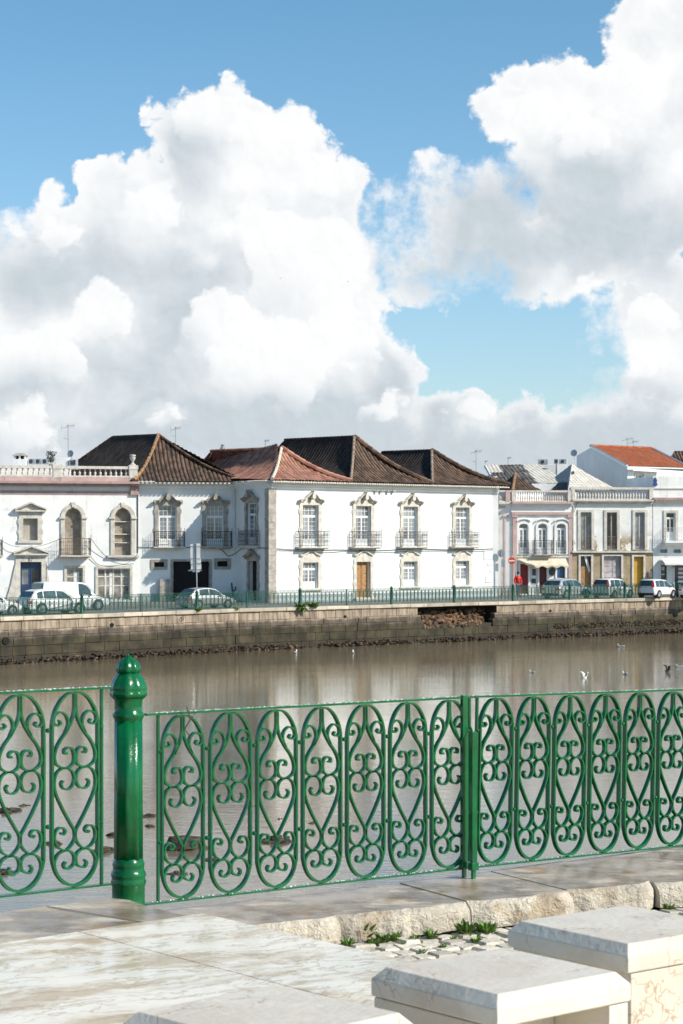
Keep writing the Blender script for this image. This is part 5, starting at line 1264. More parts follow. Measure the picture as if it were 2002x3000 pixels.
# ============================================================ roofs seen behind the first row
pt3 = lambda x, y, D: Vector(((x-X0)*D/F, D, CZ-(y-Y0)*D/F))
def back_block(name, x0, x1, ytop, D, depth, m, lab, cat='house', extra=None):
    a, b = pt3(x0,ytop,D), pt3(x1,ytop,D); root = thing(name, lab, cat, ((a.x+b.x)/2, D, G)); mb = MB(); mb.abox(a.x, b.x, D, D+depth, G, a.z); mb.build('wall', m, root, bevel=.02)
    if extra: extra(root, a, b)
    return root
def pale_roof():
    root = thing('limewashed_roof_house', 'house behind the mansion with a whitened tile roof patched by dark tiles', 'house', (*pt3(1500,1400,163).xy, G))
    A, B, Cc, D = pt3(1452,1420,160), pt3(1665,1416,160), pt3(1421,1363,167), pt3(1560,1364,167)
    e = (B-A); f_ = lambda s, t: (A+e*s) + ((Cc+(D-Cc)*s)-(A+e*s))*t
    for i, (s0, s1, m) in enumerate(((0,.20,RPALE),(.20,.60,RGREY),(.60,1,RPALE))):
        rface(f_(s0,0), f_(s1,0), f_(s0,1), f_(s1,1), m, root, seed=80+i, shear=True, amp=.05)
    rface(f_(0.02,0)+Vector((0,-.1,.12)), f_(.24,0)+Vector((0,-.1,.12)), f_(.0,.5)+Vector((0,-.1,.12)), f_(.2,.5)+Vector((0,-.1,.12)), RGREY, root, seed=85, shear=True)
    mb = MB(); L0 = pt3(1383,1408,164); mb.add([A, Cc, L0, Vector((A.x,A.y,G)), Vector((L0.x,L0.y,G))], [(0,1,2),(0,2,4,3)]); a2 = Vector((A.x,A.y,G)); b2 = Vector((B.x,B.y,G)); mb.add([a2,b2,B,A], [(0,1,2,3)]); mb.build('wall', STUC, root)
    fi = MB(); fi.lathe(pt3(1449,1408,160), [(.12,0),(.12,.22),(.20,.24),(.20,.32),(.1,.34)], 8); fi.build('chimney_pot', BALU, root)
pale_roof()
def little_brown():
    root = thing('little_hipped_roof', 'small dark brown hipped roof peeping over the pink house balustrade', 'roof', (*pt3(1520,1435,156).xy, 3.0))
    ap = pt3(1510,1391,157.5); A = pt3(1502,1440,154.5); B = pt3(1590,1440,155.5); Lb = pt3(1452,1440,160)
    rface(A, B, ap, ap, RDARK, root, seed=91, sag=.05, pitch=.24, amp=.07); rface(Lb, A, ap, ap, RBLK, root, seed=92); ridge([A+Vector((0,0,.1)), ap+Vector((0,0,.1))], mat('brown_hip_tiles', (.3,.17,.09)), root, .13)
    mb = MB(); mb.add([A,B,Lb,Vector((A.x,A.y,3)),Vector((B.x,B.y,3)),Vector((Lb.x,Lb.y,3))], [(3,4,1,0),(5,3,0,2)]); mb.build('wall', STUC, root)
    g_ = MB(); f4 = [pt3(1590,1412,161),pt3(1680,1412,161),pt3(1680,1436,159),pt3(1590,1436,159)]
little_brown()
def acu(root, p, w=.9, h=.6):
    mb = MB(); mb.abox(p.x, p.x+w, p.y, p.y+.35, p.z, p.z+h); o = mb.build('air_unit', METAL, root, bevel=.02); q = MB(); q.lathe((0,0,0), [(h*.36,0),(h*.36,.02)], 14); k = q.build('fan_grille', mat('fan_dark', (.03,.035,.05), rough=.7), o, org=(0,0,0)); k.location = p+Vector((w*.42,-.015,h*.5))-ORG[root.name]; k.rotation_euler = (rad(90),0,0)
def ex1(root, a, b):
    acu(root, pt3(1578,1361,167), .75, .42)
back_block('flat_roofed_block', 1560, 1640, 1361, 168, 6, STUC, 'plain white flat-roofed block with an air unit between the tiled roofs', extra=ex1)
def ex2(root, a, b): acu(root, pt3(1640,1359,164.8), .55, .38); acu(root, pt3(1625,1359,164.8), .3, .4)
back_block('white_chimney_stack', 1632, 1662, 1345, 165.5, 1.0, STUC, 'stout white chimney stack with small air units left of the satellite dish', 'chimney', extra=ex2)
def gable_house():
    root = thing('orange_roofed_house', 'tall white house with a bright orange tiled roof and shaded gable wall', 'house', (*pt3(1900,1400,167).xy, G))
    A, B = pt3(1838,1367,163), pt3(2100,1378,172); Cc, D = pt3(1731,1309,170), pt3(1912,1316,178.5)
    n_ = 1
    e = (D-Cc); B = A + e*1.0
    rface(A, B, Cc, D, RORG, root, seed=95, shear=True, amp=.05, pitch=.24)
    mb = MB(); g0 = Vector((A.x,A.y,G)); bk = pt3(1690,1335,174); gb = Vector((bk.x,bk.y,G)); B0 = Vector((B.x,B.y,G))
    mb.add([A+Vector((.03,0,-.05)), Cc+Vector((.03,0,-.05)), bk, gb, g0], [(0,1,2,3,4)][:1])
    q = lambda x, y, dd: None
    f = Fac(A.x, A.y, (B-A).x, (B-A).y); L = (B-A).xy.length; zt = A.z-.1
    wn = (*pair(f,1860,1885),f.Z(1870,1424),f.Z(1870,1389)); wall(mb, f, 0, L, G, zt, [wn], rd=.2); mb.add([B0, B, D, Vector((D.x,D.y,G))], [(0,1,2,3)]); mb.build('wall', STUC, root)
    wp = surround(f, *wn, .09, root, ears=False, m=CREAM); glazing(f, *wn, wp, trans=0, cols=1, rows=1, solid=0, depth=.12)
    m_ = MB(); m_.box(f, *pair(f,1837,1925), .0, .55, f.Z(1870,1381), f.Z(1870,1377)); m_.build('canopy_slab', STUC, root)
    up = Vector((0,0,.09)); vb = MB(); vb.tube([A+up, Cc+up], .09, 4); vb.build('verge', STUC, root); vb = MB(); vb.tube([B+up, D+up], .09, 4); vb.build('verge', STUC, root); ridge([Cc+up, D+up], RORG, root, .11)
    eb = MB(); eb.tube([A+Vector((0,0,-.06)), B+Vector((0,0,-.06))], .06, 4); eb.build('eave_board', STUC, root)
gable_house()
def far_dark():
    root = thing('dark_roof_behind', 'dark ribbed tile roof just entering the frame at the right edge', 'roof', (*pt3(1990,1360,188).xy, 3.0))
    A, B, Cc, D = pt3(1945,1372,186), pt3(2150,1372,186), pt3(1976,1324,190), pt3(2150,1322,190)
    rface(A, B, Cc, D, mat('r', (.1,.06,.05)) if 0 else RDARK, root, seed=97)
    mb = MB(); mb.add([A,B,Vector((B.x,B.y,3)),Vector((A.x,A.y,3))], [(0,3,2,1)]); mb.build('wall', STUC, root)
far_dark()
# ---- things on the flat roofs
def antenna(x, ytop, ybot, D, lab, arms=3, tilt=.0, size=1.0):
    b, t = pt3(x,ybot,D), pt3(x,ytop,D); mb = MB(); mb.tube([b, t], .022, 5); h = t.z-b.z
    root = thing('tv_antenna', lab, 'antenna', b, group='television antennas on the roofs'); mb.build('mast', METAL, root)
    mb = MB(); w = .55*size
    mb.tube([t+Vector((-w*.2,0,-.12)), t+Vector((w*1.1,-.3,-.10))], .014, 4)
    for i in range(5): c = t+Vector((-w*.2+i*w*.3,-i*.07,-.11)); mb.tube([c+Vector((-.05,0,-.20*size)), c+Vector((.05,0,.20*size))], .009, 3)
    if arms > 1: mb.tube([t+Vector((-w,0,-.25)), t+Vector((-w*.1,.0,-.18))], .012, 4); mb.tube([t+Vector((-w,0,-.45)), t+Vector((-w,0,-.05))], .009, 3)
    if arms > 2: mb.tube([t+Vector((-w*.75,0,-h*.36)), t+Vector((w*.1,0,-h*.38))], .014, 4)
    mb.build('aerial_elements', METAL, root)
antenna(200,1243,1358,140,'tall antenna standing behind the balustrade at the left',3,size=.8); antenna(515,1250,1325,148,'antenna rising just right of the tall dark roof',3,size=.65)
antenna(778,1287,1330,150,'thin aerial over the faded red roof',1,size=.5); antenna(1395,1318,1410,170,'pale antenna beyond the right end of the mansion',3,size=.8)
antenna(1838,1282,1312,178,'left one of two small antennas over the orange roof',2,size=.8); antenna(1856,1290,1314,178,'right one of two small antennas over the orange roof',2,size=.7)
antenna(1489,1338,1364,172,'stubby dark aerial on the whitened roof',1,size=.4); antenna(1422,1348,1366,170,'tiny aerial at the left end of the whitened roof',1,size=.3)
def dish(x, y, D, r, lab):
    c = pt3(x,y,D); root = thing('satellite_dish', lab, 'satellite dish', c-Vector((0,0,r*1.8))); mb = MB(); n = 18; dr = Vector((-.35,-.9,.2)).normalized(); a = dr.cross(Vector((0,0,1))).normalized(); b = a.cross(dr)
    vs = [c-dr*.12] + [c-dr*.09+(a*math.cos(t*2*math.pi/n)+b*math.sin(t*2*math.pi/n))*r*.55 for t in range(n)] + [c+(a*math.cos(t*2*math.pi/n)+b*math.sin(t*2*math.pi/n))*r for t in range(n)]
    mb.add(vs, [(0,1+i,1+(i+1)%n) for i in range(n)]+[(1+i,1+n+i,1+n+(i+1)%n,1+(i+1)%n) for i in range(n)]); o = mb.build('dish', mat('dish_grey', (.36,.40,.44), rough=.5, var=.1), root, smooth=True); s = o.modifiers.new('t','SOLIDIFY'); s.thickness = .02
    mb = MB(); mb.tube([c-dr*.1, c-dr*.2-Vector((0,0,r*.5)), c-Vector((0,0,r*1.8))-dr*.2], .03, 5); mb.tube([c-b*r, c+dr*r*.9], .012, 4); mb.build('arm', METAL, root)
dish(1682,1327,166,.28,'grey satellite dish left of the shaded gable'); dish(207,1329,138,.24,'pale satellite dish on the left house roof beside the antenna')
# roof plant of the left house
def chimney_left():
    root = thing('white_chimney', 'white chimney with a pyramid cap and open sides at the left', 'chimney', pt3(57,1365,138)); a, b = pt3(40,1362,138), pt3(76,1345,138); w = b.x-a.x
    mb = MB(); mb.abox(a.x, b.x, 138, 138+w, a.z-.5, b.z); mb.build('stack', STUO, root)
    mb = MB(); z2 = pt3(57,1335,138).z
    for dx in (0, w/2-.06, w-.12): 
        for dy in (0, w-.12): mb = MB(); mb.abox(a.x+dx, a.x+dx+.12, 138+dy, 138+dy+.12, b.z, z2); mb.build('cap_pier', STUO, root)
    mb = MB(); c = Vector((a.x+w/2,138+w/2,0)); r = w/2+.08
    mb.add([(c.x-r,c.y-r,z2),(c.x+r,c.y-r,z2),(c.x+r,c.y+r,z2),(c.x-r,c.y+r,z2),(c.x-r*.5,c.y-r*.5,z2+.18),(c.x+r*.5,c.y-r*.5,z2+.18),(c.x+r*.5,c.y+r*.5,z2+.18),(c.x-r*.5,c.y+r*.5,z2+.18)], [(3,2,1,0),(4,5,6,7),(0,1,5,4),(1,2,6,5),(2,3,7,6),(3,0,4,7)]); mb.build('cap', STOND, root)
    mb = MB(); mb.abox(a.x+.16, b.x-.16, 138.2, 138.2+w-.4, b.z-.01, z2); mb.build('flue', VOID, root)
chimney_left()
for i, (x, lab) in enumerate(((84,'leftmost air unit beside the white chimney'),(104,'middle air unit of the row on the left house'),(124,'right air unit beside the potted shrub'))):
    p = pt3(x,1360,138.5); root = thing('air_conditioner', lab, 'air conditioner', p, group='air units on the left house'); acu(root, p, .36, .36)
def wb():
    a, b = pt3(163,1362,139), pt3(200,1341,139); root = thing('roof_cabin', 'small white box-like roof cabin beside the tall antenna', 'roof cabin', (a.x,139,a.z-.3)); mb = MB(); mb.abox(a.x, b.x, 139, 140, a.z-.3, b.z); mb.build('walls', STUC, root, bevel=.02)
    mb = MB(); mb.abox(b.x+.05, pt3(226,0,139).x, 138.9, 139.6, a.z-.3, pt3(0,1346,139).z); mb.build('side_unit', GREYJ, root, bevel=.02); mb = MB(); mb.abox(pt3(208,0,139).x, pt3(222,0,139).x, 138.86, 138.92, a.z, pt3(0,1348,139).z); mb.build('grille', mat('fan_dark', (.03,.035,.05)), root)
wb()
BUSH = mat('shrub_leaf', (.045,.065,.03), rough=.6, var=.4, scale=5, tint=.3)
def shrub():
    p = pt3(150,1362,138.7); root = thing('potted_shrub', 'spiky green potted shrub on the left house roof terrace', 'plant', p); mb = MB(); rn = random.Random(8)
    for i in range(260):
        a = rn.uniform(0,6.28); h = rn.uniform(.15,.85); r = rn.uniform(0,.30)*(.4+h); c = p+Vector((math.cos(a)*r, math.sin(a)*r, h)); d = Vector((math.cos(a)*.6,math.sin(a)*.3,rn.uniform(.2,.9))).normalized()*rn.uniform(.06,.14); s = d.cross(Vector((0,1,0))).normalized()*.022
        mb.add([c-d*.2,c+s+d*.4,c+d,c-s+d*.4], [(0,1,2,3)], rn.random())
    mb.build('foliage', BUSH, root); mb = MB(); mb.tube([p-Vector((0,0,.1)),p+Vector((.03,0,.4))], .03, 5); mb.build('stem', STOND, root); mb = MB(); mb.lathe(p-Vector((0,0,.2)), [(.12,0),(.16,.25),(.17,.26)], 10); mb.build('pot', STOND, root)
shrub()
# ============================================================ street things
def signs():
    q = pt3(578,1780,122.3); root = thing('tall_sign_panel', 'tall white double sign panel seen from behind on a thin pole', 'sign', (q.x,q.y,G)); z = lambda y: CZ-(y-Y0)*q.y/F; x = lambda v: (v-X0)*q.y/F
    mb = MB(); mb.tube([(q.x,q.y,G),(q.x-.05,q.y,z(1592))], .035, 8); mb.build('pole', METAL, root)
    for i, (a, b, y0, y1) in enumerate(((558,571,1594,1635),(574,587,1592,1635),(559,571,1637,1651),(576,589,1636,1650),(560,571,1653,1668),(577,590,1652,1667),(565,585,1670,1676))):
        mb = MB(); mb.abox(x(a), x(b)+(.13 if i < 6 and i % 2 == 0 else .0), q.y+.05, q.y+.075, z(y1), z(y0)); mb.build('panel', WHM, root)
    mb = MB()
    for y in (1600,1636,1652,1668): mb.abox(x(558), x(589), q.y+.02, q.y+.049, z(y)-.02, z(y)+.02)
    for v in (570,576): mb.abox(x(v)-.015, x(v)+.015, q.y+.015, q.y+.045, z(1670), z(1593))
    mb.build('bracket', GREYJ, root)
    D = 146.8; q = pt3(1502,1750,D); root = thing('no_entry_sign', 'round red no entry sign with a white bar on a short bracket', 'sign', (q.x,D,G)); c = pt3(1500,1643,D)
    def disc(c, r, d, name, m, par):
        mb = MB(); mb.lathe((0,0,0), [(r,0),(r,d)], 28); o = mb.build(name, m, par, org=(0,0,0)); o.location = c-ORG[root.name]; o.rotation_euler = (rad(90),0,0); return o
    disc(c, .25, .03, 'disc', mat('sign_red', (.62,.075,.02), rough=.4, var=.05), root); mb = MB(); mb.abox(c.x-.20, c.x+.20, D-.045, D-.031, c.z-.045, c.z+.045); mb.build('white_bar', JOIN, root)
    mb = MB(); mb.tube([(c.x+.32,D+.08,G),(c.x+.32,D+.08,c.z+.25)], .03, 6); mb.tube([(c.x,D+.03,c.z+.1),(c.x+.32,D+.08,c.z+.1)], .02, 5); mb.build('pole', METAL, root)
    D = 146.0; q = pt3(1468,1750,D); root = thing('round_sign_back', 'grey back of a round traffic sign above a small grey plate', 'sign', (q.x,D,G)); c = pt3(1469,1621,D)
    disc(c, .27, .02, 'disc', METAL, root); a = pt3(1474,1650,D); mb = MB(); mb.abox(a.x-.13, a.x+.13, D, D+.02, a.z-.25, a.z+.27); mb.build('plate', METAL, root)
    mb = MB(); mb.tube([(c.x,D-.04,G),(c.x,D-.04,c.z+.2)], .03, 6); mb.build('pole', METAL, root)
signs()
def stele():
    f = FW; u0, u1 = pair(f,466,501); Zs = lambda y: f.Z(480,y); o0 = f.pt((u0+u1)/2,.5,0)
    root = thing('carved_stone_slab', 'worn carved stone slab leaning beside the garage doorway', 'stone slab', (o0.x,o0.y,G)); mb = MB(); mb.box(f, u0, u1, .25, .42, G, Zs(1697)); mb.build('slab', STOND, root, bevel=.03)
    mb = MB(); 
    for i in range(4):
        z = G+.35+i*.32; mb.band(f, [(u0+.12,z),(u0+.3,z+.14),((u0+u1)/2,z+.02),(u1-.3,z+.15),(u1-.12,z)], .035, .41, .45)
    mb.build('relief', STOND, root)
    c = f.pt(f.U(700)-.6,.6,G); c = FW.pt(FW.U(684)-.1,.7,G)
    root = thing('cactus', 'small dark cactus in a pot by the shaded corner', 'plant', c); mb = MB(); mb.tube([c+Vector((0,0,.25)),c+Vector((-.08,0,.8)),c+Vector((-.12,0,1.2))], .055, 7); mb.tube([c+Vector((-.06,0,.6)),c+Vector((.12,0,.75)),c+Vector((.14,0,.95))], .045, 7); mb.build('stems', mat('cactus_green', (.03,.05,.04), rough=.7), root, smooth=True)
    mb = MB(); mb.lathe(c, [(.13,0),(.17,.28),(.18,.3),(.15,.31)], 10); mb.build('pot', STOND, root)
stele()
# ---- cars
TYRE = mat('tyre_rubber', (.02,.02,.02), rough=.8); RIM = mat('alloy_rim', (.40,.42,.44), rough=.35, metal=.7, var=.1); CGL = mat('car_glass', (.035,.06,.06), rough=.05, spec=.8, var=.5, scale=1.5)
TRIM = mat('black_plastic', (.018,.018,.02), rough=.6); TAIL = mat('tail_lamp', (.42,.006,.015), rough=.2); LAMP = mat('headlamp_glass', (.6,.62,.64), rough=.12)
PWH = mat('white_car_paint', (.76,.77,.77), rough=.25, var=.03, coat=.6); PSI = mat('silver_car_paint', (.52,.54,.55), rough=.3, metal=.4, var=.05, coat=.6); PGR = mat('grey_car_paint', (.34,.34,.35), rough=.3, metal=.4, var=.05, coat=.6)
def lerpl(x, t):
    for (a, p), (b, q) in zip(t, t[1:]):
        if x <= b: return p+(q-p)*(x-a)/(b-a)
    return t[-1][1]
def car(kind, loc, ang, L, Wd, Hh, paint, lab, name, group, roofm=None):
    root = thing(name, lab, 'van' if kind == 'van' else 'car', loc, ang, group); hw = Wd/2
    K = dict(suv=dict(sh=[(0,.60),(.02,.62),(.5,.60),(.72,.58),(.76,.58),(.93,.50),(1,.38)], gh=[(.02,.62),(.10,.90),(.20,.975),(.40,1.0),(.55,.96),(.75,.58)], wr=.225),
             hatch=dict(sh=[(0,.52),(.03,.62),(.5,.62),(.74,.60),(.93,.48),(1,.34)], gh=[(.03,.62),(.16,.92),(.30,.99),(.45,1.0),(.58,.93),(.76,.60)], wr=.21),
             mpv=dict(sh=[(0,.55),(.02,.58),(.5,.56),(.8,.54),(.95,.46),(1,.34)], gh=[(.015,.58),(.06,.93),(.12,.985),(.35,1.0),(.58,.95),(.82,.54)], wr=.21),
             van=dict(sh=[(0,.50),(.01,.52),(.5,.52),(.72,.50),(.80,.50),(.95,.42),(1,.30)], gh=[(.008,.52),(.02,.93),(.05,.985),(.3,1.0),(.60,.97),(.66,.92),(.80,.50)], wr=.185))[kind]
    wr = K['wr']*Hh*.98; zb = .15*Hh; sh = lambda t: lerpl(t, K['sh'])*Hh
    def halfw(t): e = .0; return hw*(1-.13*max(0,(t-.86)/.14)**2-.10*max(0,(.10-t)/.10)**2)
    mb = MB(); st = [0,.012,.04,.10,.2,.3,.4,.5,.6,.7,.78,.86,.92,.965,.99,1.0]; rows = []
    for t in st:
        w = halfw(t); z = sh(t); x = t*L - (0)
        if t == 0 or t == 1.0: w *= .92
        lo = zb + (.03 if 0 < t < 1 else .12)*Hh*.8
        rows.append([(x,0,lo-.02),(x,w-.09,lo-.02),(x,w-.02,lo+.05),(x,w,lo+(z-lo)*.45),(x,w-.015,z-.10*Hh*.6),(x,w-.06,z-.015),(x,w*.55,z+.005),(x,0,z+.01)])
    n = 8
    full = [r + [(p[0],-p[1],p[2]) for p in r[-2:0:-1]] for r in rows]; m = len(full[0])
    mb.add([p for r in full for p in r], [(i*m+k,(i+1)*m+k,(i+1)*m+(k+1)%m,i*m+(k+1)%m)[::-1] for i in range(len(full)-1) for k in range(m)] + [tuple(range(m)), tuple(range((len(full)-1)*m, len(full)*m))[::-1]])
    body = mb.build('body', paint, root, org=(0,0,0), smooth=True)
    gh = K['gh']; mb = MB(); wb = lambda t: halfw(t)-.055; tuck = .11 if kind == 'van' else .17
    def yside(t, z):                      # half width of the cabin at height z
        zs = sh(t); return wb(t) - tuck*hw*(z-zs)/(Hh-zs)*1.05
    pts = []
    fin = 24; t0, t1 = gh[0][0], gh[-1][0]; rws = []
    for i in range(fin+1):
        t = t0+(t1-t0)*i/fin; zr = lerpl(t, gh)*Hh; zs = sh(t)-.02; zr = max(zr, zs+.002)
        yt = yside(t, zr); rws.append([(t*L,wb(t),zs),(t*L,yt,zr-.035 if zr-zs > .05 else zr),(t*L,yt-.05,zr),(t*L,0,zr+.012)])
    full = [r + [(p[0],-p[1],p[2]) for p in r[-2::-1]] for r in rws]; m = len(full[0])
    mb.add([p for r in full for p in r], [(i*m+k,(i+1)*m+k,(i+1)*m+k+1,i*m+k+1)[::-1] for i in range(len(full)-1) for k in range(m-1)])
    mb.build('cabin', roofm or paint, root, org=(0,0,0), smooth=True)
    # glass set 6 mm proud of the cabin
    def sidewin(ta, tb, name='side_window', lo=.03, hi=.055):
        for s in (-1,1):
            b_ = MB(); N = 8; bot = []; top = []
            for i in range(N+1):
                t = ta+(tb-ta)*i/N; zr = lerpl(t, gh)*Hh-hi*Hh; zs = sh(t)+lo*Hh
                if zr < zs+.01: zr = zs+.01
                bot.append((t*L, s*(yside(t,zs)+.008), zs)); top.append((t*L, s*(yside(t,zr)+.008), zr))
            b_.add(bot+top, [(i,i+1,N+2+i,N+1+i) if s < 0 else (i+1,i,N+1+i,N+2+i) for i in range(N)]); b_.build(name, CGL, root, org=(0,0,0))
    if kind == 'suv': [sidewin(*q) for q in ((.13,.22),(.235,.43),(.445,.66))]
    if kind == 'hatch': [sidewin(*q) for q in ((.23,.42),(.435,.68))]
    if kind == 'mpv': [sidewin(*q) for q in ((.10,.24),(.26,.46),(.48,.74))]
    if kind == 'van': sidewin(.54,.72)
    def endglass(ta, tb, nm):             # follows the slope of the end between two stations
        b_ = MB(); N = 5; s_ = -1 if ta < .5 else 1; L_ = []; R_ = []
        for i in range(N+1):
            t = ta+(tb-ta)*i/N; zr = lerpl(t, gh)*Hh; y = max(.2, yside(t, zr)-.06); L_.append((t*L+s_*.012, y, zr+.018)); R_.append((t*L+s_*.012, -y, zr+.018))
        b_.add(L_+R_, [(i,i+1,N+2+i,N+1+i) for i in range(N)]); b_.build(nm, CGL, root, org=(0,0,0))
    g0 = {'suv':(.035,.10),'hatch':(.05,.16),'mpv':(.02,.06),'van':(.011,.02)}[kind]; endglass(g0[0]+.002, g0[1], 'rear_window')
    g1 = {'suv':(.57,.735),'hatch':(.60,.745),'mpv':(.60,.805),'van':(.67,.79)}[kind]; endglass(g1[0], g1[1], 'windscreen')
    for t in ((.19,.80) if kind != 'van' else (.20,.82)):
        for s in (-1,1):
            b_ = MB(); w = halfw(t); b_.lathe((0,0,0), [(wr*1.16,0),(wr*1.16,.09)], 20); o = b_.build('wheel_arch', TRIM, root, org=(0,0,0)); o.location = (t*L, s*(w+.004) if s > 0 else -(w+.004)+.09, wr); o.location.y = s*(w+.004) + (0.09 if s < 0 else 0)*1; o.rotation_euler = (rad(90),0,0)
            b_ = MB(); b_.lathe((0,0,0), [(wr*.9,0),(wr,.03),(wr,.15),(wr*.9,.18)], 20); tw = b_.build('wheel', TYRE, root, org=(0,0,0), smooth=True); tw.location = (t*L, s*(w-.07)+.09, wr); tw.rotation_euler = (rad(90),0,0)
            b_ = MB(); r = wr*.66
            b_.lathe((0,0,-.0), [(r,-.004),(r,.184)], 16)
            for k in range(5):
                a = k*1.2566
                for zz in (-.012,.184): b_.tube([(0,0,zz),(math.cos(a)*r*.95,math.sin(a)*r*.95,zz)], .022, 4)
            b_.build('rim', RIM, tw, org=(0,0,0))
    for s in (-1,1):
        zt = sh(.02); b_ = MB()
        if kind == 'mpv': b_.hexa([(-.01,s*hw*.76,zt+.03),(.09*1,s*(hw*.90),zt+.03),(.09,s*hw*.80,zt+.03),(-.0,s*hw*.66,zt+.03),(.02,s*hw*.72,Hh*.86),(.12,s*hw*.83,Hh*.86),(.12,s*hw*.74,Hh*.86),(.02,s*hw*.62,Hh*.86)])
        else: b_.hexa([(-.012,s*hw*.55,zt-.20*Hh),(-.012,s*hw*.90,zt-.19*Hh),(.16,s*(hw*.985),zt-.17*Hh),(.16,s*hw*.6,zt-.17*Hh),(-.005,s*hw*.55,zt-.09*Hh),(-.005,s*hw*.90,zt-.08*Hh),(.18,s*(hw*.975),zt-.09*Hh),(.18,s*hw*.6,zt-.09*Hh)])
        b_.build('tail_light', TAIL, root, org=(0,0,0))
        b_ = MB(); b_.hexa([(L*.93,s*hw*.55,Hh*.33),(L*1.0,s*hw*.5,Hh*.33),(L*1.0,s*hw*.80,Hh*.33),(L*.93,s*hw*.97,Hh*.34),(L*.92,s*hw*.55,Hh*.42),(L*.985,s*hw*.5,Hh*.40),(L*.975,s*hw*.80,Hh*.40),(L*.91,s*hw*.965,Hh*.43)]); b_.build('headlight', LAMP, root, org=(0,0,0))
        b_ = MB(); b_.ball((L*(.66 if kind != 'van' else .70), s*(hw+.06), sh(.66)+.05), .09,.06,.06, 8); b_.build('mirror', TRIM if kind in ('van','mpv') else paint, root, org=(0,0,0), smooth=True)
    b_ = MB(); b_.abox(-.02,.12,-hw*.86,hw*.86,zb,zb+.13*Hh); b_.build('bumper', TRIM if kind in ('van','suv','mpv') else paint, root, org=(0,0,0), bevel=.03); b_ = MB(); b_.abox(L-.12,L+.015,-hw*.78,hw*.78,zb,zb+.12*Hh); b_.build('bumper', TRIM if kind in ('van','suv','mpv') else paint, root, org=(0,0,0), bevel=.03)
    b_ = MB(); b_.abox(-.03,-.005,-.2,.2,zb+.16*Hh,zb+.24*Hh); b_.build('number_plate', WHM, root, org=(0,0,0))
    for t in ((.30,.46,.69) if kind != 'van' else (.34,.55,.73)):
        for s in (-1,1): b_ = MB(); b_.abox(t*L-.006,t*L+.006, s*(halfw(t)-.012) if s > 0 else -(halfw(t)+.002), s*(halfw(t)+.002) if s > 0 else -(halfw(t)-.012), zb+.12*Hh, sh(t)-.12*Hh*.6); b_.build('door_seam', TRIM, root, org=(0,0,0))
    for t in ((.34,.50) if kind != 'van' else (.58,)):
        for s in (-1,1): b_ = MB(); b_.abox(t*L,t*L+.15, min(s*(halfw(t)-.02),s*(halfw(t)+.02)), max(s*(halfw(t)-.02),s*(halfw(t)+.02)), sh(t)-.15*Hh, sh(t)-.12*Hh); b_.build('door_handle', paint, root, org=(0,0,0))
    return root
GC = 'cars parked along the far quay'
for kind, x, D, th, L, Wd, Hh, p, nm, lab, rf in (
    ('hatch',-42,110.6,38,3.9,1.6,1.22,PWH,'parked_car','white car cut by the left edge behind the railing',None),
    ('suv',158,112.6,37,3.75,1.62,1.34,PWH,'parked_car','white crossover with red tail lamps parked in front of the white van',None),
    ('van',205,118.2,36,4.3,1.62,1.62,PWH,'delivery_van','white delivery van parked behind the white crossover',None),
    ('hatch',605,121.8,38,3.35,1.5,1.20,PGR,'parked_car','small rounded grey hatchback parked by the garage doorway',None),
    ('suv',1662,142.3,48,3.9,1.62,1.33,PSI,'parked_car','silver crossover with dark rear glass parked before the pink house',None),
    ('mpv',1797,142.6,50,3.2,1.48,1.34,PWH,'parked_car','pale tall hatchback with high red tail lamps before the yellow door',None),
    ('mpv',1926,143.6,51,3.1,1.46,1.27,PWH,'parked_car','small boxy white car parked under the balcony at the right',None),
    ('hatch',2052,144.8,50,3.6,1.55,1.2,PSI,'parked_car','grey car cut by the right edge behind the railing',None)):
    a = rad(th); cx = (x-X0)*D/F - math.cos(a)*L/2; cy = D - math.sin(a)*L/2
    car(kind, (cx,cy,G+.01), a, L, Wd, Hh, p, lab, nm, GC, rf)
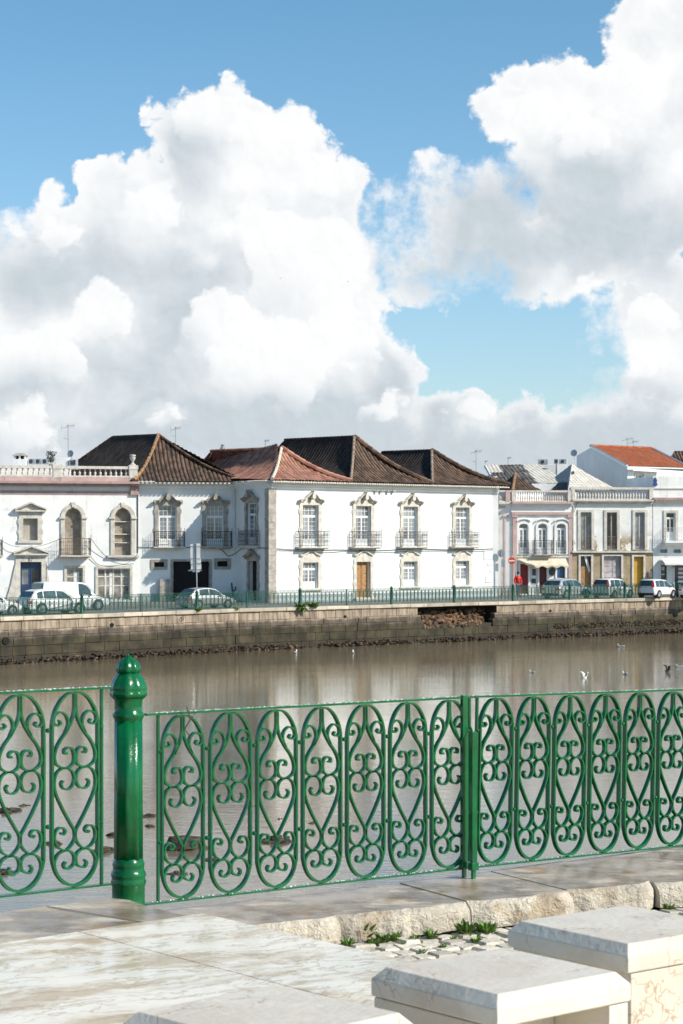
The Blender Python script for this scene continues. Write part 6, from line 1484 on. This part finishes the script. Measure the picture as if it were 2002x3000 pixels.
# ---- person in red walking behind the thick rail post
def person():
    D = 146.2; b = Vector(((1518-X0)*D/F, D, G)); root = thing('person', 'person in a red jacket and blue jeans standing behind the far railing', 'person', b); s = .985
    def skin(name, J, E_, R_, m, par):
        me = bpy.data.meshes.new(name); me.from_pydata([Vector(j)*s for j in J], E_, []); o = bpy.data.objects.new(name, me); COL.objects.link(o); o.parent = par
        k = o.modifiers.new('skin','SKIN'); k.use_smooth_shade = True
        for i, v in enumerate(me.skin_vertices[0].data): v.radius = (R_[i]*s, R_[i]*s*.85); v.use_root = (i == 0)
        sb = o.modifiers.new('sub','SUBSURF'); sb.levels = sb.render_levels = 1; o.data.materials.append(m)
        dg = bpy.context.evaluated_depsgraph_get(); bpy.context.view_layer.update(); n = bpy.data.meshes.new_from_object(o.evaluated_get(bpy.context.evaluated_depsgraph_get())); o.modifiers.clear(); o.data = n; n.materials.clear(); n.materials.append(m); return o
    SK = mat('skin', (.42,.24,.17), rough=.6, obj=True)
    J = [(0,0,.92),(0,0,1.1),(0,-.02,1.30),(0,-.02,1.42),(0,-.03,1.50),(0,-.05,1.58),(0,-.05,1.67), (.17,0,1.36),(.24,.03,1.12),(.22,-.10,.92),(.21,-.15,.84),(-.17,0,1.36),(-.25,.03,1.12),(-.22,-.12,.93),(-.20,-.17,.86),
         (.09,0,.88),(.10,-.02,.5),(.12,.05,.10),(.12,-.08,.03),(-.09,0,.88),(-.11,-.08,.5),(-.12,-.10,.10),(-.12,-.24,.03)]
    E_ = [(0,1),(1,2),(2,3),(3,4),(4,5),(5,6),(3,7),(7,8),(8,9),(9,10),(3,11),(11,12),(12,13),(13,14),(0,15),(15,16),(16,17),(17,18),(0,19),(19,20),(20,21),(21,22)]
    R_ = [.12,.11,.13,.07,.05,.075,.07,.06,.045,.035,.035,.06,.045,.035,.035,.085,.06,.04,.04,.085,.06,.04,.04]
    body = skin('body', J, E_, R_, SK, root)
    j = skin('red_jacket', [(0,0,.90),(0,0,1.05),(0,-.02,1.28),(0,-.02,1.42),(0,-.03,1.47),(.19,0,1.36),(.27,.03,1.12),(.24,-.10,.93),(-.19,0,1.36),(-.28,.03,1.12),(-.24,-.12,.94)],
         [(0,1),(1,2),(2,3),(3,4),(3,5),(5,6),(6,7),(3,8),(8,9),(9,10)], [.18,.19,.20,.12,.075,.095,.08,.065,.095,.08,.065], mat('red_jacket', (.55,.015,.012), rough=.6, obj=True, var=.2, scale=8), root)
    skin('jeans', [(0,0,.93),(.09,0,.86),(.10,-.02,.5),(.12,.05,.09),(-.09,0,.86),(-.11,-.08,.5),(-.12,-.10,.09)], [(0,1),(1,2),(2,3),(0,4),(4,5),(5,6)], [.15,.11,.08,.065,.11,.08,.065], mat('blue_jeans', (.10,.13,.18), rough=.8, obj=True, var=.3, scale=10), root)
    mb = MB(); mb.ball((0,-.03,1.66), .105,.115,.11, 12); mb.build('hair', mat('dark_hair', (.02,.015,.012), rough=.7, obj=True), root, org=(0,0,0), smooth=True)
    for sx, yy in ((.12,-.06),(-.12,-.22)):
        mb = MB(); mb.ball((sx*s,yy,.045), .05,.13,.05, 8); mb.build('shoe', TRIM, root, org=(0,0,0), smooth=True)
    mb = MB(); mb.ball((0,-.165,1.60), .012,.02,.02, 6); mb.build('nose', SK, root, org=(0,0,0)); root.rotation_euler = (0,0,rad(20))
person()
# ---- gulls
GW = mat('white_plumage', (.78,.77,.74), rough=.7, obj=True); GG = mat('grey_plumage', (.35,.36,.38), rough=.7, obj=True); GD = mat('dark_plumage', (.03,.028,.026), rough=.6, obj=True); BK = mat('beak', (.45,.16,.03), rough=.5, obj=True)
def gull(loc, rot, lab, up=0, dark=False, sc=1.0, name='gull', cat='gull', fly=False):
    root = thing(name, lab, cat, loc, rot, 'gulls on the river'); root.scale = (sc,)*3; B1 = GD if dark else GW; mb = MB(); n = 10
    prof = [(-.24,.005,.10),(-.16,.035,.08),(-.08,.065,.06),(0,.075,.05),(.08,.06,.06),(.13,.035,.10),(.155,.028,.15),(.18,.034,.19),(.215,.028,.195),(.235,.008,.19)]; vs = []
    for x, r, z in prof: vs += [(x, r*math.cos(k*2*math.pi/n), z+r*math.sin(k*2*math.pi/n)*.9) for k in range(n)]
    mb.add(vs, [(i*n+k,i*n+(k+1)%n,(i+1)*n+(k+1)%n,(i+1)*n+k) for i in range(len(prof)-1) for k in range(n)]+[tuple(range(n))[::-1],tuple(range(len(vs)-n,len(vs)))]); mb.build('body', B1, root, org=(0,0,0), smooth='all')
    mb = MB(); mb.tube([(.225,0,.19),(.265,0,.18)], .010, 6, r2=.002); mb.build('beak', BK, root, org=(0,0,0))
    for s in (-1,1):
        mb = MB()
        if up or fly:
            z1 = .30 if up else .12
            P1 = [(.06,s*.05,.09),(.10,s*.22,.12+z1*.6),(.02,s*.42,.10+z1),(-.06,s*.56,.08+z1*.9)]; P2 = [(-.10,s*.05,.09),(-.06,s*.22,.11+z1*.6),(-.10,s*.40,.10+z1),(-.10,s*.57,.08+z1*.9)]
            mb.add([Vector(p) for p in P1+P2]+[Vector(p)+Vector((0,0,.012)) for p in P1+P2], [(0,1,5,4),(1,2,6,5),(2,3,7,6),(8,12,13,9),(9,13,14,10),(10,14,15,11),(0,8,9,1),(1,9,10,2),(2,10,11,3),(4,5,13,12),(5,6,14,13),(6,7,15,14),(3,11,15,7),(0,4,12,8)])
        else: mb.ball((-.07,s*.055,.085), .15,.02,.045, 8, 0, .5, 0)
        mb.build('wing', GD if dark else GG if not up else GW, root, org=(0,0,0), smooth='all')
for x, y, rt, lab, up, dk, sc in ((1560,1971,2.6,'white gull swimming left of the bright reflection streak',0,0,.85),(1714,1986,.4,'white gull lifting both wings on the water',1,0,.9),(1832,1976,2.2,'small grey gull floating below the far swimmer at right',0,0,1.0),
        (1820,1896,2.9,'pale gull swimming near the far wall at right',0,0,1.2),(1992,1955,3.0,'pale gull at the right edge of the river',0,0,1.0),(1957,1968,.2,'dark bird with spread wings low over the water',1,1,1.0),
        (867,1914,1.4,'tiny white gull under the middle of the quay wall, left one',0,0,1.3),(1035,1914,1.6,'tiny white gull under the middle of the quay wall, right one',0,0,1.2)):
    D = (CZ-W)*F/(y-Y0); gull(((x-X0)*D/F, D, W-.02), rt, lab, up, bool(dk), sc*.82)
for x, y, lab in ((822,817,'speck of a bird flying in front of the big cloud'),(1020,827,'second speck of a bird, right of the first')):
    D = 260; p = pt3(x,y,D); gull(p, 1.2, lab, 1, True, .4, 'flying_bird', 'bird')
# ---- marble benches
def bench(cx, cy, rot, s, zt, zb, lab, open_front=True):
    root = thing('marble_bench', lab, 'bench', (cx,cy,zb), rot, 'marble block seats on the platform'); h = zt-zb; a = s/2; o = a+.030; mb = MB()
    ring = lambda r, z: [(-r,-r,z),(r,-r,z),(r,r,z),(-r,r,z)]
    vs = ring(o-.004,h-.082)+ring(o,h-.078)+ring(o,h-.033)+ring(a,h)
    mb.add(vs, [(3,2,1,0),(12,13,14,15)]+[(i*4+k,i*4+(k+1)%4,i*4+4+(k+1)%4,i*4+4+k) for i in range(3) for k in range(4)]); mb.build('seat_slab', BEN, root, org=(0,0,0), bevel=.0035)
    i_ = o-.006; t = .075; zz = h-.0845
    if open_front:
        for x0, x1 in ((-i_,-i_+t),(i_-t,i_)): mb = MB(); mb.abox(x0,x1,-i_,i_,0,zz); mb.build('side_slab', BEN, root, org=(0,0,0), bevel=.003)
        mb = MB(); mb.abox(-i_+t+.002,i_-t-.002,-.04,.04,0,zz-.002); mb.build('centre_slab', BEN, root, org=(0,0,0), bevel=.003)
    else: mb = MB(); mb.abox(-i_+.012,i_,-i_,i_,0,zz); mb.build('plinth', BEN, root, org=(0,0,0), bevel=.003)
bench(.443,5.858,rad(39.5),.452,.60,.172,'marble seat in the middle foreground, open beneath its front edge')
bench(.894,6.56,rad(37.5),.47,.60,.172,'rear marble seat at the right, with a solid base',False)
bench(-.185,5.33,rad(44),.468,.60,.172,'nearest marble seat, cut by the bottom edge of the picture')
# twig caught on the top rail
mb = MB(); p = Vector((-.75,10.2,.93)); mb.tube([p+Vector((0,-.03,.06)),p+Vector((.02,-.04,.0)),p+Vector((-.01,-.03,-.05)),p+Vector((.02,-.03,-.09))], .003, 4); mb.tube([p+Vector((.02,-.04,0)),p+Vector((.05,-.04,.04))], .002, 4)
tag(mb.build('dry_twig', mat('twig_brown', (.07,.045,.03), rough=.9), None, org=p), 'dry twig hanging from the top rail over the first scroll', 'twig')
